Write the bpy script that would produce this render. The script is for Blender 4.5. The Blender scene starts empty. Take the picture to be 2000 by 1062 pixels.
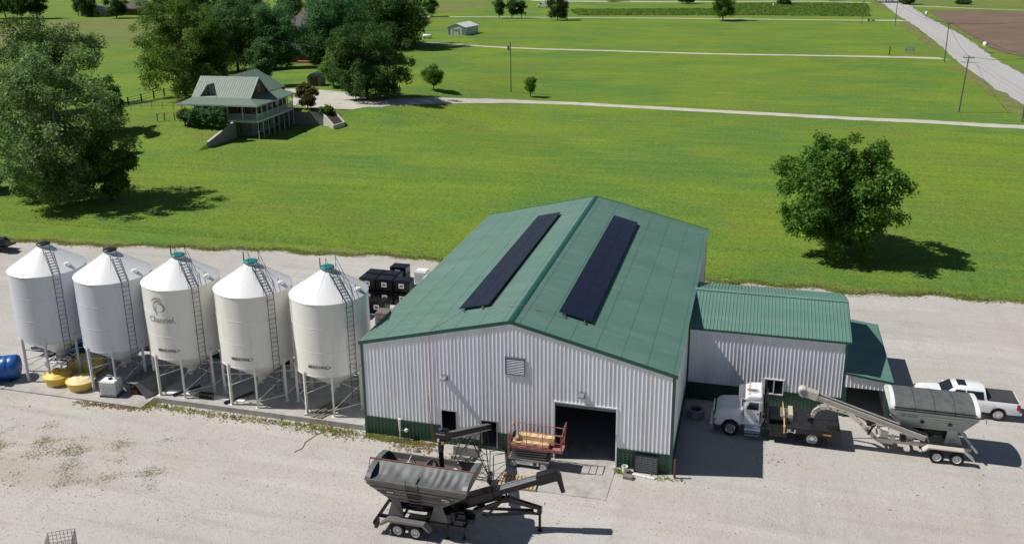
import bpy, bmesh, math, random
import numpy as np
from mathutils import Vector, Matrix
random.seed(7); rng = np.random.default_rng(7)
SC = bpy.context.scene
COL = SC.collection
PI = math.pi
# ------------------------------------------------------------------ camera
CP = np.array([21.5956, -44.7055, 28.0679]); YAW, PITCH, ROLL = -0.268437, 0.289675, -0.0107423
FOC, PCX, PCY = 1763.268, 1000.0, 425.54
_f = np.array([math.sin(YAW)*math.cos(PITCH), math.cos(YAW)*math.cos(PITCH), -math.sin(PITCH)])
_r0 = np.array([math.cos(YAW), -math.sin(YAW), 0.0]); _u0 = np.cross(_r0, _f)
_r = math.cos(ROLL)*_r0 + math.sin(ROLL)*_u0; _u = -math.sin(ROLL)*_r0 + math.cos(ROLL)*_u0
cam = bpy.data.cameras.new('camera'); camo = bpy.data.objects.new('camera', cam); COL.objects.link(camo)
camo.matrix_world = Matrix(((_r[0], _u[0], -_f[0], CP[0]), (_r[1], _u[1], -_f[1], CP[1]), (_r[2], _u[2], -_f[2], CP[2]), (0, 0, 0, 1)))
cam.sensor_width = 36; cam.lens = FOC/2000*36; cam.shift_y = -(531-PCY)/2000
cam.clip_start = 0.5; cam.clip_end = 8000
SC.camera = camo
# ------------------------------------------------------------------ light
SUN_EL, SHADOW_AZ = math.radians(51), math.radians(11)     # shadows fall towards +X and a little towards +Y
w = bpy.data.worlds.new('World'); SC.world = w; w.use_nodes = True
nt = w.node_tree; bg = nt.nodes['Background']
sky = nt.nodes.new('ShaderNodeTexSky'); sky.sky_type = 'NISHITA'; sky.sun_disc = False
sd = Vector((-math.cos(SHADOW_AZ), -math.sin(SHADOW_AZ), 0))*math.cos(SUN_EL) + Vector((0, 0, math.sin(SUN_EL)))
sky.sun_elevation = SUN_EL; sky.sun_rotation = math.atan2(sd.x, sd.y); sky.dust_density = 0.3; sky.ozone_density = 2.0
nt.links.new(sky.outputs[0], bg.inputs[0]); bg.inputs[1].default_value = 0.05
sl = bpy.data.lights.new('sun', 'SUN'); sl.energy = 5.0; sl.angle = math.radians(0.5); sl.color = (1, 0.96, 0.90)
so = bpy.data.objects.new('sun', sl); COL.objects.link(so); so.rotation_euler = sd.to_track_quat('Z', 'Y').to_euler()
so.location = (0, 0, 60)
SC.view_settings.view_transform = 'Standard'; SC.view_settings.look = 'None'
SC.view_settings.exposure = 0.0; SC.view_settings.gamma = 1; SC.view_settings.use_curve_mapping = False
SC.render.engine = 'CYCLES'
SC.cycles.max_bounces = 6; SC.cycles.transparent_max_bounces = 6
# ------------------------------------------------------------------ terrain and placing
def ss(t): t = np.clip(t, 0, 1); return t*t*(3-2*t)
def H(x, y):
    x = np.asarray(x, float); y = np.asarray(y, float)
    left = 2.3*ss((y-67)/11)
    right = 2.3*ss((y-87.5)/9)
    mid = np.where(y > 91.25, 2.3*ss((y-84)/10), 0.0)
    t = ss((x+48.2)/3.2)
    h = np.where(x < -57.1, left, np.where(x < -48.2, mid, mid*(1-t)+right*t))
    h = h*ss((x+105)/25)*ss((-18-x)/26)*ss((175-y)/50)
    roll = 0.25*np.sin(x*.045+1.3)*np.sin(y*.038) * ss((y-45)/40) * (1-ss((y-60)/10)*(1-ss((y-170)/40)))
    return h+roll
def Hf(x, y): return float(H(x, y))
def ray(px, py): return (px-PCX)/FOC*_r - (py-PCY)/FOC*_u + _f
def at(px, py, z=None):
    """world point under a photograph pixel: on the ground, or at height z"""
    d = ray(px, py)
    if z is not None:
        t = (z-CP[2])/d[2]; p = CP+t*d; return Vector(p)
    t0 = 5.0; p = CP
    t = 5.0
    tg = (0-CP[2])/d[2]
    lo = tg*0.6
    ts = np.linspace(lo, tg*1.02, 3000)
    P = CP[None]+ts[:, None]*d[None]
    below = P[:, 2] <= H(P[:, 0], P[:, 1])
    i = int(np.argmax(below)) if below.any() else len(ts)-1
    p = P[i]; return Vector((p[0], p[1], Hf(p[0], p[1])))
def depth(p): return float((np.array(p)-CP)@_f)
def height_at(p, py):
    """height of a vertical thing standing at p whose top is at pixel row py"""
    for z in np.linspace(0, 40, 801):
        q = np.array([p[0], p[1], p[2]+z])-CP
        if PCY-FOC*(q@_u)/(q@_f) <= py: return float(z)
    return 40.0
# ------------------------------------------------------------------ object helpers
def tag(o, label=None, cat=None, group=None, kind=None):
    if label: o['label'] = label
    if cat: o['category'] = cat
    if group: o['group'] = group
    if kind: o['kind'] = kind
    return o
def thing(name, label, cat, loc=(0, 0, 0), rz=0.0, group=None):
    o = bpy.data.objects.new(name, None); COL.objects.link(o); o.empty_display_size = .3
    o.location = loc; o.rotation_euler = (0, 0, rz)
    return tag(o, label, cat, group)
def inst(name, mesh, parent=None, loc=(0, 0, 0), rot=(0, 0, 0), scale=(1, 1, 1)):
    o = bpy.data.objects.new(name, mesh); COL.objects.link(o)
    if parent is not None: o.parent = parent
    o.location = loc; o.rotation_euler = rot; o.scale = scale
    return o
def copy_tree(o, parent=None):
    c = o.copy(); COL.objects.link(c); c.parent = parent
    for ch in list(o.children): copy_tree(ch, c)
    return c
class MB:
    def __init__(s): s.v = []; s.f = []; s.m = []; s.cur = 0
    def add(s, vs, fs):
        n = len(s.v); s.v.extend([tuple(v) for v in vs]); s.f.extend([tuple(i+n for i in f) for f in fs]); s.m.extend([s.cur]*len(fs)); return s
    def box(s, c, d, rz=0.0, ry=0.0, rx=0.0):
        x, y, z = d[0]/2, d[1]/2, d[2]/2
        M = Matrix.Rotation(rz, 3, 'Z') @ Matrix.Rotation(ry, 3, 'Y') @ Matrix.Rotation(rx, 3, 'X')
        vs = [M @ Vector((a*x, b*y, e*z)) + Vector(c) for e in (-1, 1) for b in (-1, 1) for a in (-1, 1)]
        return s.add(vs, [(0, 2, 3, 1), (4, 5, 7, 6), (0, 1, 5, 4), (2, 6, 7, 3), (0, 4, 6, 2), (1, 3, 7, 5)])
    def bbox(s, a, b): return s.box([(a[i]+b[i])/2 for i in range(3)], [abs(b[i]-a[i]) for i in range(3)])
    def tube(s, p, q, r, n=8, r2=None, cap=True, a0=0.0):
        p = Vector(p); q = Vector(q); d = (q-p); 
        if d.length < 1e-6: return s
        d.normalize(); u = d.cross(Vector((0, 0, 1)))
        if u.length < 1e-3: u = Vector((1, 0, 0))
        u.normalize(); v = d.cross(u); r2 = r if r2 is None else r2
        vs = []
        for c, rr in ((p, r), (q, r2)):
            for k in range(n):
                a = a0+2*PI*k/n; vs.append(c+u*math.cos(a)*rr+v*math.sin(a)*rr)
        fs = [(k, (k+1) % n, n+(k+1) % n, n+k) for k in range(n)]
        if cap: fs += [tuple(range(n-1, -1, -1)), tuple(range(n, 2*n))]
        return s.add(vs, fs)
    def bar(s, p, q, w, h=None, up=(0, 0, 1)):
        """rectangular bar from p to q, w across, h along 'up'"""
        p = Vector(p); q = Vector(q); d = (q-p).normalized(); h = w if h is None else h
        up = Vector(up); u = d.cross(up)
        if u.length < 1e-3: u = d.cross(Vector((0, 1, 0)))
        u.normalize(); v = u.cross(d)
        vs = [c+u*a*w/2+v*b*h/2 for c in (p, q) for a, b in ((-1, -1), (1, -1), (1, 1), (-1, 1))]
        return s.add(vs, [(0, 1, 5, 4), (1, 2, 6, 5), (2, 3, 7, 6), (3, 0, 4, 7), (3, 2, 1, 0), (4, 5, 6, 7)])
    def path(s, pts, r, n=6):
        for a, b in zip(pts[:-1], pts[1:]): s.tube(a, b, r, n)
        return s
    def lathe(s, prof, n=32, c=(0, 0, 0), axis='z', a0=0.0, a1=2*PI, close=True):
        vs = []; full = abs(a1-a0-2*PI) < 1e-6; m = n if full else n+1
        for r, z in prof:
            for k in range(m):
                a = a0+(a1-a0)*k/n
                if axis == 'z': vs.append((c[0]+r*math.cos(a), c[1]+r*math.sin(a), c[2]+z))
                elif axis == 'y': vs.append((c[0]+r*math.cos(a), c[1]+z, c[2]+r*math.sin(a)))
                else: vs.append((c[0]+z, c[1]+r*math.cos(a), c[2]+r*math.sin(a)))
        fs = []
        for i in range(len(prof)-1):
            for k in range(n):
                k2 = (k+1) % m
                f = (i*m+k, i*m+k2, (i+1)*m+k2, (i+1)*m+k)
                fs.append(f if axis != 'y' else f[::-1])
        return s.add(vs, fs)
    def prism(s, poly, y0, y1, axis='y'):
        """polygon in (x,z) pushed from y0 to y1; axis='x' takes the polygon as (y,z), 'z' as (x,y)"""
        n = len(poly)
        mk = {'y': lambda p, t: (p[0], t, p[1]), 'x': lambda p, t: (t, p[0], p[1]), 'z': lambda p, t: (p[0], p[1], t)}[axis]
        vs = [mk(p, y0) for p in poly]+[mk(p, y1) for p in poly]
        fs = [(k, (k+1) % n, n+(k+1) % n, n+k) for k in range(n)]+[tuple(range(n-1, -1, -1)), tuple(range(n, 2*n))]
        return s.add(vs, fs)
    def quad(s, *p): return s.add(p, [tuple(range(len(p)))])
    def mesh(s, name, mats, smooth=False, bevel=0.0):
        me = bpy.data.meshes.new(name); me.from_pydata(s.v, [], s.f)
        if not isinstance(mats, (list, tuple)): mats = [mats]
        for m in mats: me.materials.append(m)
        if len(mats) > 1: me.polygons.foreach_set('material_index', s.m)
        bm = bmesh.new(); bm.from_mesh(me); bmesh.ops.recalc_face_normals(bm, faces=bm.faces)
        if bevel: 
            bmesh.ops.remove_doubles(bm, verts=bm.verts, dist=1e-4)
            bmesh.ops.bevel(bm, geom=[e for e in bm.edges if len(e.link_faces) == 2 and e.calc_face_angle(0) > .5], offset=bevel, segments=2, affect='EDGES', clamp_overlap=True)
        bm.to_mesh(me); bm.free()
        if smooth:
            me.shade_smooth()
            try: me.set_sharp_from_angle(angle=math.radians(40))
            except Exception: pass
        me.update(); return me
    def build(s, name, mats, parent=None, smooth=False, bevel=0.0, loc=(0, 0, 0), rot=(0, 0, 0)):
        return inst(name, s.mesh(name, mats, smooth, bevel), parent, loc, rot)
# ------------------------------------------------------------------ materials
MATS = {}
def N(nt, t, **kw):
    n = nt.nodes.new(t)
    for k, v in kw.items():
        if k in n.inputs: n.inputs[k].default_value = v
        else: setattr(n, k, v)
    return n
def mat(name, col, rough=.6, metal=0.0, var=.12, vscale=3.0, bump=0.0, bscale=20.0, spec=.5, dirt=None, dirt_amt=.3, dscale=1.5, coat=0.0, stretch=None, world=False):
    """painted or bare surface with fine colour variation, worn by a second noise"""
    m = bpy.data.materials.new(name); m.use_nodes = True; nt = m.node_tree; b = nt.nodes['Principled BSDF']; L = nt.links.new
    b.inputs['Roughness'].default_value = rough; b.inputs['Metallic'].default_value = metal
    b.inputs['Specular IOR Level'].default_value = spec; b.inputs['Coat Weight'].default_value = coat
    tc = N(nt, 'ShaderNodeTexCoord'); src = tc.outputs['Object'] if not world else N(nt, 'ShaderNodeNewGeometry').outputs['Position']
    if stretch:
        mp = N(nt, 'ShaderNodeMapping'); mp.inputs['Scale'].default_value = stretch; L(src, mp.inputs[0]); src = mp.outputs[0]
    n1 = N(nt, 'ShaderNodeTexNoise', Scale=vscale, Detail=5.0, Roughness=.6); L(src, n1.inputs['Vector'])
    r = N(nt, 'ShaderNodeValToRGB'); L(n1.outputs[0], r.inputs[0])
    c = np.array(col[:3]); r.color_ramp.elements[0].color = (*(c*(1-var)), 1); r.color_ramp.elements[1].color = (*np.minimum(c*(1+var), 1), 1)
    r.color_ramp.elements[0].position = .3; r.color_ramp.elements[1].position = .7
    out = r.outputs[0]
    if dirt is not None:
        n2 = N(nt, 'ShaderNodeTexNoise', Scale=dscale, Detail=6.0, Roughness=.7); L(src, n2.inputs['Vector'])
        r2 = N(nt, 'ShaderNodeValToRGB'); L(n2.outputs[0], r2.inputs[0]); r2.color_ramp.elements[0].position = .5; r2.color_ramp.elements[1].position = .72
        r2.color_ramp.elements[1].color = (dirt_amt, dirt_amt, dirt_amt, 1)
        mx = N(nt, 'ShaderNodeMixRGB'); mx.inputs[2].default_value = (*dirt, 1); L(r2.outputs[0], mx.inputs[0]); L(out, mx.inputs[1]); out = mx.outputs[0]
    L(out, b.inputs['Base Color'])
    n3 = N(nt, 'ShaderNodeTexNoise', Scale=vscale*2.3, Detail=3.0); L(src, n3.inputs['Vector'])
    mr = N(nt, 'ShaderNodeMapRange'); mr.inputs[3].default_value = max(rough-.07, .02); mr.inputs[4].default_value = min(rough+.07, 1); L(n3.outputs[0], mr.inputs[0]); L(mr.outputs[0], b.inputs['Roughness'])
    if bump:
        n4 = N(nt, 'ShaderNodeTexNoise', Scale=bscale, Detail=4.0); L(src, n4.inputs['Vector'])
        bp = N(nt, 'ShaderNodeBump'); bp.inputs['Strength'].default_value = bump; bp.inputs['Distance'].default_value = .02; L(n4.outputs[0], bp.inputs['Height']); L(bp.outputs[0], b.inputs['Normal'])
    MATS[name] = m; return m
M_ = {}
M_['siding'] = mat('white_siding', (.80, .81, .86), .5, .0, .05, 1.2, dirt=(.52, .50, .47), dirt_amt=.55, dscale=1.1, stretch=(1, 1, .13), world=True)
M_['wains'] = mat('green_wainscot', (.018, .075, .045), .38, .0, .15, 2, dirt=(.09, .09, .07), dirt_amt=.3)
M_['groof'] = mat('green_metal_roof', (.098, .212, .166), .55, .0, .10, .35, spec=1.0, dirt=(.165, .255, .215), dirt_amt=.75, dscale=1.3, stretch=(.14, 1, 1), world=True)
M_['gtrim'] = mat('green_trim', (.012, .085, .055), .3, .0, .08)
M_['silo'] = mat('silo_white_paint', (.80, .79, .735), .34, .0, .03, .8, coat=.1, bump=.12, bscale=1.4, dirt=(.52, .47, .36), dirt_amt=.5, dscale=1.6, stretch=(1, 1, .12), world=True)
M_['silog'] = mat('silo_grey_white_paint', (.58, .62, .67), .34, .0, .04, .8, coat=.1, bump=.12, bscale=1.4, dirt=(.44, .44, .40), dirt_amt=.5, dscale=1.6, stretch=(1, 1, .12), world=True)
M_['siloroof'] = mat('silo_roof_paint', (.82, .82, .82), .3, .0, .02, 1.0, coat=.2)
M_['dark'] = mat('dark_steel', (.02, .022, .025), .45, .3, .2)
M_['ladder'] = mat('ladder_steel', (.045, .06, .07), .5, .5, .2)
M_['black'] = mat('black_paint', (.010, .010, .013), .28, .0, .3, dirt=(.045, .042, .04), dirt_amt=.3)
M_['rubber'] = mat('tyre_rubber', (.018, .017, .017), .85, 0, .3, 8, bump=.3, bscale=40)
M_['teal'] = mat('teal_lid', (.012, .22, .21), .35)
M_['blacklid'] = mat('black_lid', (.012, .012, .018), .35)
M_['conc'] = mat('concrete', (.40, .385, .36), .85, 0, .12, 2, bump=.25, bscale=14, dirt=(.2, .18, .15), dirt_amt=.6, dscale=.8)
M_['conc2'] = mat('concrete_edge', (.27, .26, .245), .9, 0, .2, 2, bump=.4, bscale=8, dirt=(.13, .12, .09), dirt_amt=.6)
M_['wood'] = mat('pine_wood', (.50, .36, .19), .75, 0, .25, 5, stretch=(1, 8, 8))
M_['oldwood'] = mat('weathered_wood', (.21, .18, .155), .85, 0, .25, 4, stretch=(1, 6, 6), bump=.3)
M_['galv'] = mat('galvanised_steel', (.42, .43, .44), .4, .7, .12, 6)
M_['greymetal'] = mat('grey_metal', (.17, .175, .18), .5, .3, .15, 4)
M_['white'] = mat('white_plastic', (.75, .76, .76), .4, 0, .04)
M_['wpaint'] = mat('white_gloss_paint', (.80, .81, .83), .2, 0, .02, coat=.5)
M_['glass'] = mat('dark_glass', (.012, .015, .02), .06, 0, .1, spec=.8)
M_['solar'] = mat('solar_glass', (.005, .005, .020), .36, 0, .2, 1.0, spec=.9)
M_['red'] = mat('faded_red_paint', (.34, .11, .095), .7, .0, .25, 6, dirt=(.40, .27, .24), dirt_amt=.9, dscale=4)
M_['rust'] = mat('rusty_steel', (.17, .065, .04), .8, .2, .3, 8)
M_['chrome'] = mat('polished_aluminium', (.75, .75, .76), .2, .95, .05)
M_['blue'] = mat('blue_poly', (.008, .10, .34), .35, 0, .15, 2)
M_['yellow'] = mat('yellow_poly', (.78, .55, .10), .55, 0, .14, 3, dirt=(.42, .3, .12), dirt_amt=.4)
M_['palecream'] = mat('pale_yellow_tarp', (.70, .62, .36), .7, 0, .1, 3, bump=.3, bscale=6)
M_['cream'] = mat('cream_paint', (.60, .555, .49), .42, .1, .06, 2, dirt=(.3, .25, .2), dirt_amt=.35)
M_['tendergrey'] = mat('silver_grey_paint', (.36, .385, .38), .35, .25, .06, 2)
M_['graphite'] = mat('graphite_paint', (.165, .155, .148), .40, .1, .10, 2, dirt=(.34, .31, .27), dirt_amt=.3)
M_['navy'] = mat('navy_paint', (.02, .035, .08), .35)
M_['amber'] = mat('amber_plastic', (.8, .35, .04), .3)
M_['redlamp'] = mat('red_lamp_plastic', (.45, .015, .015), .25)
M_['ink'] = mat('printed_dark_grey', (.27, .28, .28), .6)
M_['inkblack'] = mat('printed_black', (.03, .03, .035), .6)
M_['bark'] = mat('bark', (.075, .06, .047), .95, 0, .3, 4, bump=.6, bscale=9)
M_['palebark'] = mat('pale_bark', (.36, .33, .28), .9, 0, .3, 3, bump=.4, bscale=6)
M_['pole'] = mat('weathered_pole', (.14, .135, .12), .9, 0, .2, 3, stretch=(8, 8, .6))
M_['brick'] = mat('brown_brick', (.16, .085, .065), .9, 0, .25, 7)
M_['shingle'] = mat('brown_shingle', (.10, .085, .085), .9, 0, .25, 3)
M_['houseroof'] = mat('sage_metal_roof', (.165, .235, .18), .6, .0, .07, .8)
M_['deck'] = mat('painted_deck_wood', (.50, .56, .56), .6, 0, .1, 4)
M_['block'] = mat('block_wall', (.23, .225, .22), .9, 0, .15, 3, bump=.3)
M_['blockcap'] = mat('concrete_cap', (.50, .47, .43), .85, 0, .1, 3)
M_['kraft'] = mat('kraft_cardboard', (.60, .43, .23), .8, 0, .12, 3, bump=.2, bscale=5)
M_['soil'] = mat('dark_soil', (.03, .024, .02), .95, 0, .4, 6, bump=.8, bscale=12)
M_['strap'] = mat('yellow_strap', (.62, .52, .18), .7)
M_['interior'] = mat('shade_interior', (.05, .048, .045), .9)
M_['hose'] = mat('orange_cord', (.42, .15, .10), .6)
M_['fastener'] = mat('roof_fastener_line', (.080, .190, .146), .55, .0, .2, 6)
M_['bedcover'] = mat('vinyl_bed_cover', (.05, .052, .052), .6)
M_['paleblock'] = mat('pale_wood_blocks', (.56, .49, .33), .8, 0, .2, 5)
M_['tarp'] = mat('grey_mesh_tarp', (.125, .135, .132), .6, .2, .2, 3, bump=.5, bscale=5)

def leafmat(name, c1, c2, c3, trans=.25):
    m = bpy.data.materials.new(name); m.use_nodes = True; nt = m.node_tree; L = nt.links.new; b = nt.nodes['Principled BSDF']
    g = N(nt, 'ShaderNodeNewGeometry'); r = N(nt, 'ShaderNodeValToRGB'); L(g.outputs['Random Per Island'], r.inputs[0])
    e = r.color_ramp.elements; e[0].color = (*c1, 1); e[1].color = (*c3, 1); k = e.new(.55); k.color = (*c2, 1)
    tc = N(nt, 'ShaderNodeTexCoord'); n = N(nt, 'ShaderNodeTexNoise', Scale=.9, Detail=3.0); L(tc.outputs['Object'], n.inputs['Vector'])
    mr = N(nt, 'ShaderNodeMapRange'); mr.inputs[1].default_value = .3; mr.inputs[2].default_value = .7; mr.inputs[3].default_value = .72; mr.inputs[4].default_value = 1.25; L(n.outputs[0], mr.inputs[0])
    oi = N(nt, 'ShaderNodeObjectInfo'); h1 = N(nt, 'ShaderNodeHueSaturation'); r1 = N(nt, 'ShaderNodeMapRange'); r1.inputs[3].default_value = .494; r1.inputs[4].default_value = .515; L(oi.outputs['Random'], r1.inputs[0]); L(r1.outputs[0], h1.inputs['Hue'])
    ml = N(nt, 'ShaderNodeMath', operation='MULTIPLY'); ml.inputs[1].default_value = 7.31; L(oi.outputs['Random'], ml.inputs[0]); fr = N(nt, 'ShaderNodeMath', operation='FRACT'); L(ml.outputs[0], fr.inputs[0]); r3 = N(nt, 'ShaderNodeMapRange'); r3.inputs[3].default_value = .85; r3.inputs[4].default_value = 1.22; L(fr.outputs[0], r3.inputs[0]); L(r3.outputs[0], h1.inputs['Value']); L(r.outputs[0], h1.inputs['Color'])
    mx = N(nt, 'ShaderNodeMixRGB', blend_type='MULTIPLY'); mx.inputs[0].default_value = 1; L(h1.outputs[0], mx.inputs[1]); L(mr.outputs[0], mx.inputs[2])
    L(mx.outputs[0], b.inputs['Base Color']); b.inputs['Roughness'].default_value = .6; b.inputs['Specular IOR Level'].default_value = .18
    t = N(nt, 'ShaderNodeBsdfTranslucent'); hs = N(nt, 'ShaderNodeHueSaturation'); hs.inputs['Value'].default_value = 1.5; hs.inputs['Hue'].default_value = .49; L(mx.outputs[0], hs.inputs['Color']); L(hs.outputs[0], t.inputs[0])
    ms = N(nt, 'ShaderNodeMixShader'); ms.inputs[0].default_value = trans; L(b.outputs[0], ms.inputs[1]); L(t.outputs[0], ms.inputs[2])
    L(ms.outputs[0], nt.nodes['Material Output'].inputs[0]); return m
M_['leaf'] = leafmat('leaf_green', (.060, .128, .018), (.100, .195, .028), (.170, .275, .052), .38)
M_['leafsilver'] = leafmat('leaf_silver_maple', (.080, .178, .045), (.140, .262, .068), (.31, .42, .20), .42)
M_['leafdark'] = leafmat('leaf_dark', (.028, .074, .015), (.050, .115, .024), (.090, .165, .040), .28)
M_['leafblue'] = leafmat('leaf_blue_green', (.042, .112, .036), (.074, .172, .054), (.125, .240, .085), .33)
M_['leafyellow'] = leafmat('leaf_bronze', (.07, .05, .02), (.12, .13, .03), (.22, .22, .05))
M_['leafred'] = leafmat('leaf_purple', (.05, .018, .02), (.06, .03, .02), (.09, .07, .03))
M_['weed'] = leafmat('weed_green', (.14, .20, .045), (.20, .27, .06), (.33, .32, .11), .45)
M_['drygrass'] = leafmat('dry_grass', (.28, .20, .12), (.40, .30, .17), (.33, .32, .12), .45)

def groundmat(name, layers, bumps, rough=.95):
    """layers: list of (scale, detail, lo, hi, colour, stretch, amount) mixed one over the other; the first is the base colour"""
    m = bpy.data.materials.new(name); m.use_nodes = True; nt = m.node_tree; L = nt.links.new; b = nt.nodes['Principled BSDF']
    b.inputs['Roughness'].default_value = rough; b.inputs['Specular IOR Level'].default_value = .15
    g = N(nt, 'ShaderNodeNewGeometry'); out = None
    for i, (sc, det, lo, hi, c, st, amt) in enumerate(layers):
        if out is None:
            rgb = N(nt, 'ShaderNodeRGB'); rgb.outputs[0].default_value = (*c, 1); out = rgb.outputs[0]; continue
        mp = N(nt, 'ShaderNodeMapping'); mp.inputs['Scale'].default_value = st; mp.inputs['Location'].default_value = (i*13.7, i*5.1, 0); L(g.outputs['Position'], mp.inputs[0])
        n = N(nt, 'ShaderNodeTexNoise', Scale=sc, Detail=det, Roughness=.62); L(mp.outputs[0], n.inputs['Vector'])
        mr = N(nt, 'ShaderNodeMapRange'); mr.inputs[1].default_value = lo; mr.inputs[2].default_value = hi; mr.inputs[4].default_value = amt; L(n.outputs[0], mr.inputs[0])
        mx = N(nt, 'ShaderNodeMixRGB'); L(mr.outputs[0], mx.inputs[0]); L(out, mx.inputs[1]); mx.inputs[2].default_value = (*c, 1); out = mx.outputs[0]
    L(out, b.inputs['Base Color'])
    last = None
    for sc, st, dist in bumps:
        n = N(nt, 'ShaderNodeTexNoise', Scale=sc, Detail=4.0); L(g.outputs['Position'], n.inputs['Vector'])
        bp = N(nt, 'ShaderNodeBump'); bp.inputs['Strength'].default_value = st; bp.inputs['Distance'].default_value = dist; L(n.outputs[0], bp.inputs['Height'])
        if last: L(last, bp.inputs['Normal'])
        last = bp.outputs[0]
    L(last, b.inputs['Normal']); return m
I3 = (1, 1, 1)
M_['grass'] = groundmat('lawn_grass', [
    (0, 0, 0, 0, (.128, .225, .032), I3, 0),
    (.040, 4.0, .44, .58, (.185, .275, .026), (1, 1.6, 1), .95),
    (.065, 5.0, .50, .62, (.195, .215, .045), (.6, 1.8, 1), .55),
    (.028, 4.0, .50, .60, (.085, .200, .045), (1, 1.3, 1), .85),
    (.20, 5.0, .54, .66, (.205, .205, .065), (.5, 1.5, 1), .28),
    (.35, 5.0, .48, .72, (.205, .300, .028), (.5, 1.5, 1), .65),
    (.55, 4.0, .46, .60, (.095, .175, .026), (.07, 1.0, 1), .30),
    (.9, 3.0, .50, .62, (.220, .280, .060), (.06, 1.1, 1), .26),
    (1.3, 5.0, .50, .70, (.080, .150, .020), (.7, 1.6, 1), .50),
    (5.0, 4.0, .50, .68, (.065, .125, .014), (.8, 1.4, 1), .60),
    (4.0, 3.0, .60, .72, (.29, .36, .07), (1, 1, 1), .45)],
    [(7, .8, .14), (1.6, .6, .3), (22, .5, .05)])
M_['pasture'] = groundmat('pasture_grass', [
    (0, 0, 0, 0, (.17, .195, .055), I3, 0), (.05, 4.0, .42, .6, (.13, .185, .04), (1, 2, 1), .9),
    (.12, 4.0, .5, .65, (.24, .21, .11), (.6, 2.4, 1), .7), (1.0, 5.0, .5, .7, (.09, .13, .03), I3, .6)], [(3, .6, .2), (9, .5, .08)])
M_['roughgrass'] = groundmat('rough_grass', [
    (0, 0, 0, 0, (.13, .17, .035), I3, 0), (.2, 4.0, .42, .6, (.22, .20, .08), I3, .8),
    (.8, 4.0, .5, .65, (.26, .23, .15), I3, .7), (2.0, 5.0, .5, .7, (.08, .11, .03), I3, .6)], [(3, .7, .25), (9, .5, .08)])
M_['field'] = groundmat('ploughed_field', [
    (0, 0, 0, 0, (.165, .115, .085), I3, 0), (.06, 4.0, .4, .6, (.20, .145, .105), (1, 1, 1), .9), (1.2, 5.0, .5, .7, (.12, .085, .06), (3, .5, 1), .6)], [(3, .6, .2)])
M_['asphalt'] = groundmat('pale_chip_road', [
    (0, 0, 0, 0, (.40, .39, .385), I3, 0), (.08, 4.0, .4, .6, (.44, .43, .42), (3, .3, 1), .7), (2, 5.0, .5, .7, (.33, .32, .31), I3, .4)], [(20, .3, .02)])
M_['drive'] = groundmat('limestone_drive', [
    (0, 0, 0, 0, (.50, .475, .42), I3, 0), (.25, 4.0, .45, .65, (.36, .34, .27), (1, 1, 1), .6), (1.5, 5.0, .5, .7, (.56, .54, .49), I3, .6), (.6, 4.0, .6, .7, (.22, .24, .10), (1, 1, 1), .45)], [(14, .5, .03)])
M_['gravel'] = groundmat('limestone_gravel', [
    (0, 0, 0, 0, (.430, .410, .378), I3, 0),
    (.06, 4.0, .42, .62, (.470, .452, .425), (1, 1, 1), .8),
    (.09, 5.0, .52, .64, (.400, .355, .290), (.6, 1.4, 1), .65),
    (.25, 4.0, .54, .68, (.450, .405, .335), (.4, 1.6, 1), .50),
    (.42, 4.0, .50, .62, (.520, .500, .465), (.10, 1.1, 1), .55),
    (.60, 4.0, .54, .66, (.340, .315, .275), (.12, 1.3, 1), .45),
    (.45, 4.0, .54, .64, (.350, .325, .290), (1.2, .14, 1), .30),
    (.55, 5.0, .52, .68, (.360, .340, .315), (.5, 1.2, 1), .35),
    (2.6, 5.0, .54, .70, (.285, .270, .245), I3, .32),
    (9.0, 3.0, .55, .66, (.24, .23, .21), I3, .45),
    (12.0, 3.0, .56, .66, (.60, .585, .56), I3, .45)],
    [(13, .7, .04), (4, .4, .06), (.7, .3, .15)])
# ================================================================== SETTING: ground
def axis_vals(spans):
    out = []
    for a, b, st in spans: out += list(np.arange(a, b, st))
    return np.array(sorted(set(np.round(out+[spans[-1][1]], 3))))
def sheet(name, xs, ys, m, off=0.0, kind='structure'):
    X, Y = np.meshgrid(xs, ys); Z = H(X, Y)+off
    v = np.stack([X, Y, Z], -1).reshape(-1, 3); nx, ny = len(xs), len(ys)
    i = (np.arange(ny-1)[:, None]*nx+np.arange(nx-1)[None]).reshape(-1)
    f = np.stack([i, i+1, i+nx+1, i+nx], -1)
    me = bpy.data.meshes.new(name); me.from_pydata(v.tolist(), [], f.tolist()); me.materials.append(m); me.shade_smooth()
    o = inst(name, me); tag(o, kind=kind); return o
gx = axis_vals([(-1600, -400, 150), (-400, -130, 18), (-130, -76, 3), (-76, -58, .8), (-58, -56.6, .15), (-56.6, -48.9, .8), (-48.9, -47.6, .15), (-47.6, -16, 1.5), (-16, 60, 8), (60, 400, 25), (400, 1600, 150)])
gy = axis_vals([(-300, -40, 40), (-40, 44, 7), (44, 66, 2.5), (66, 90.6, .7), (90.6, 91.8, .12), (91.8, 110, .9), (110, 180, 3), (180, 500, 14), (500, 1400, 90), (1400, 4000, 300)])
tag(sheet('grass_field', gx, gy, M_['grass']), 'mown green lawn and fields spreading behind the metal shop')
def catmull(P, step):
    P = [Vector(p) for p in P]; out = []
    Q = [2*P[0]-P[1]]+P+[2*P[-1]-P[-2]]
    for i in range(1, len(Q)-2):
        a, b, c, d = Q[i-1:i+3]; n = max(2, int((c-b).length/step))
        for k in range(n):
            t = k/n; out.append(.5*((2*b)+(c-a)*t+(2*a-5*b+4*c-d)*t*t+(3*b-a-3*c+d)*t**3))
    out.append(P[-1]); return out
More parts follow.
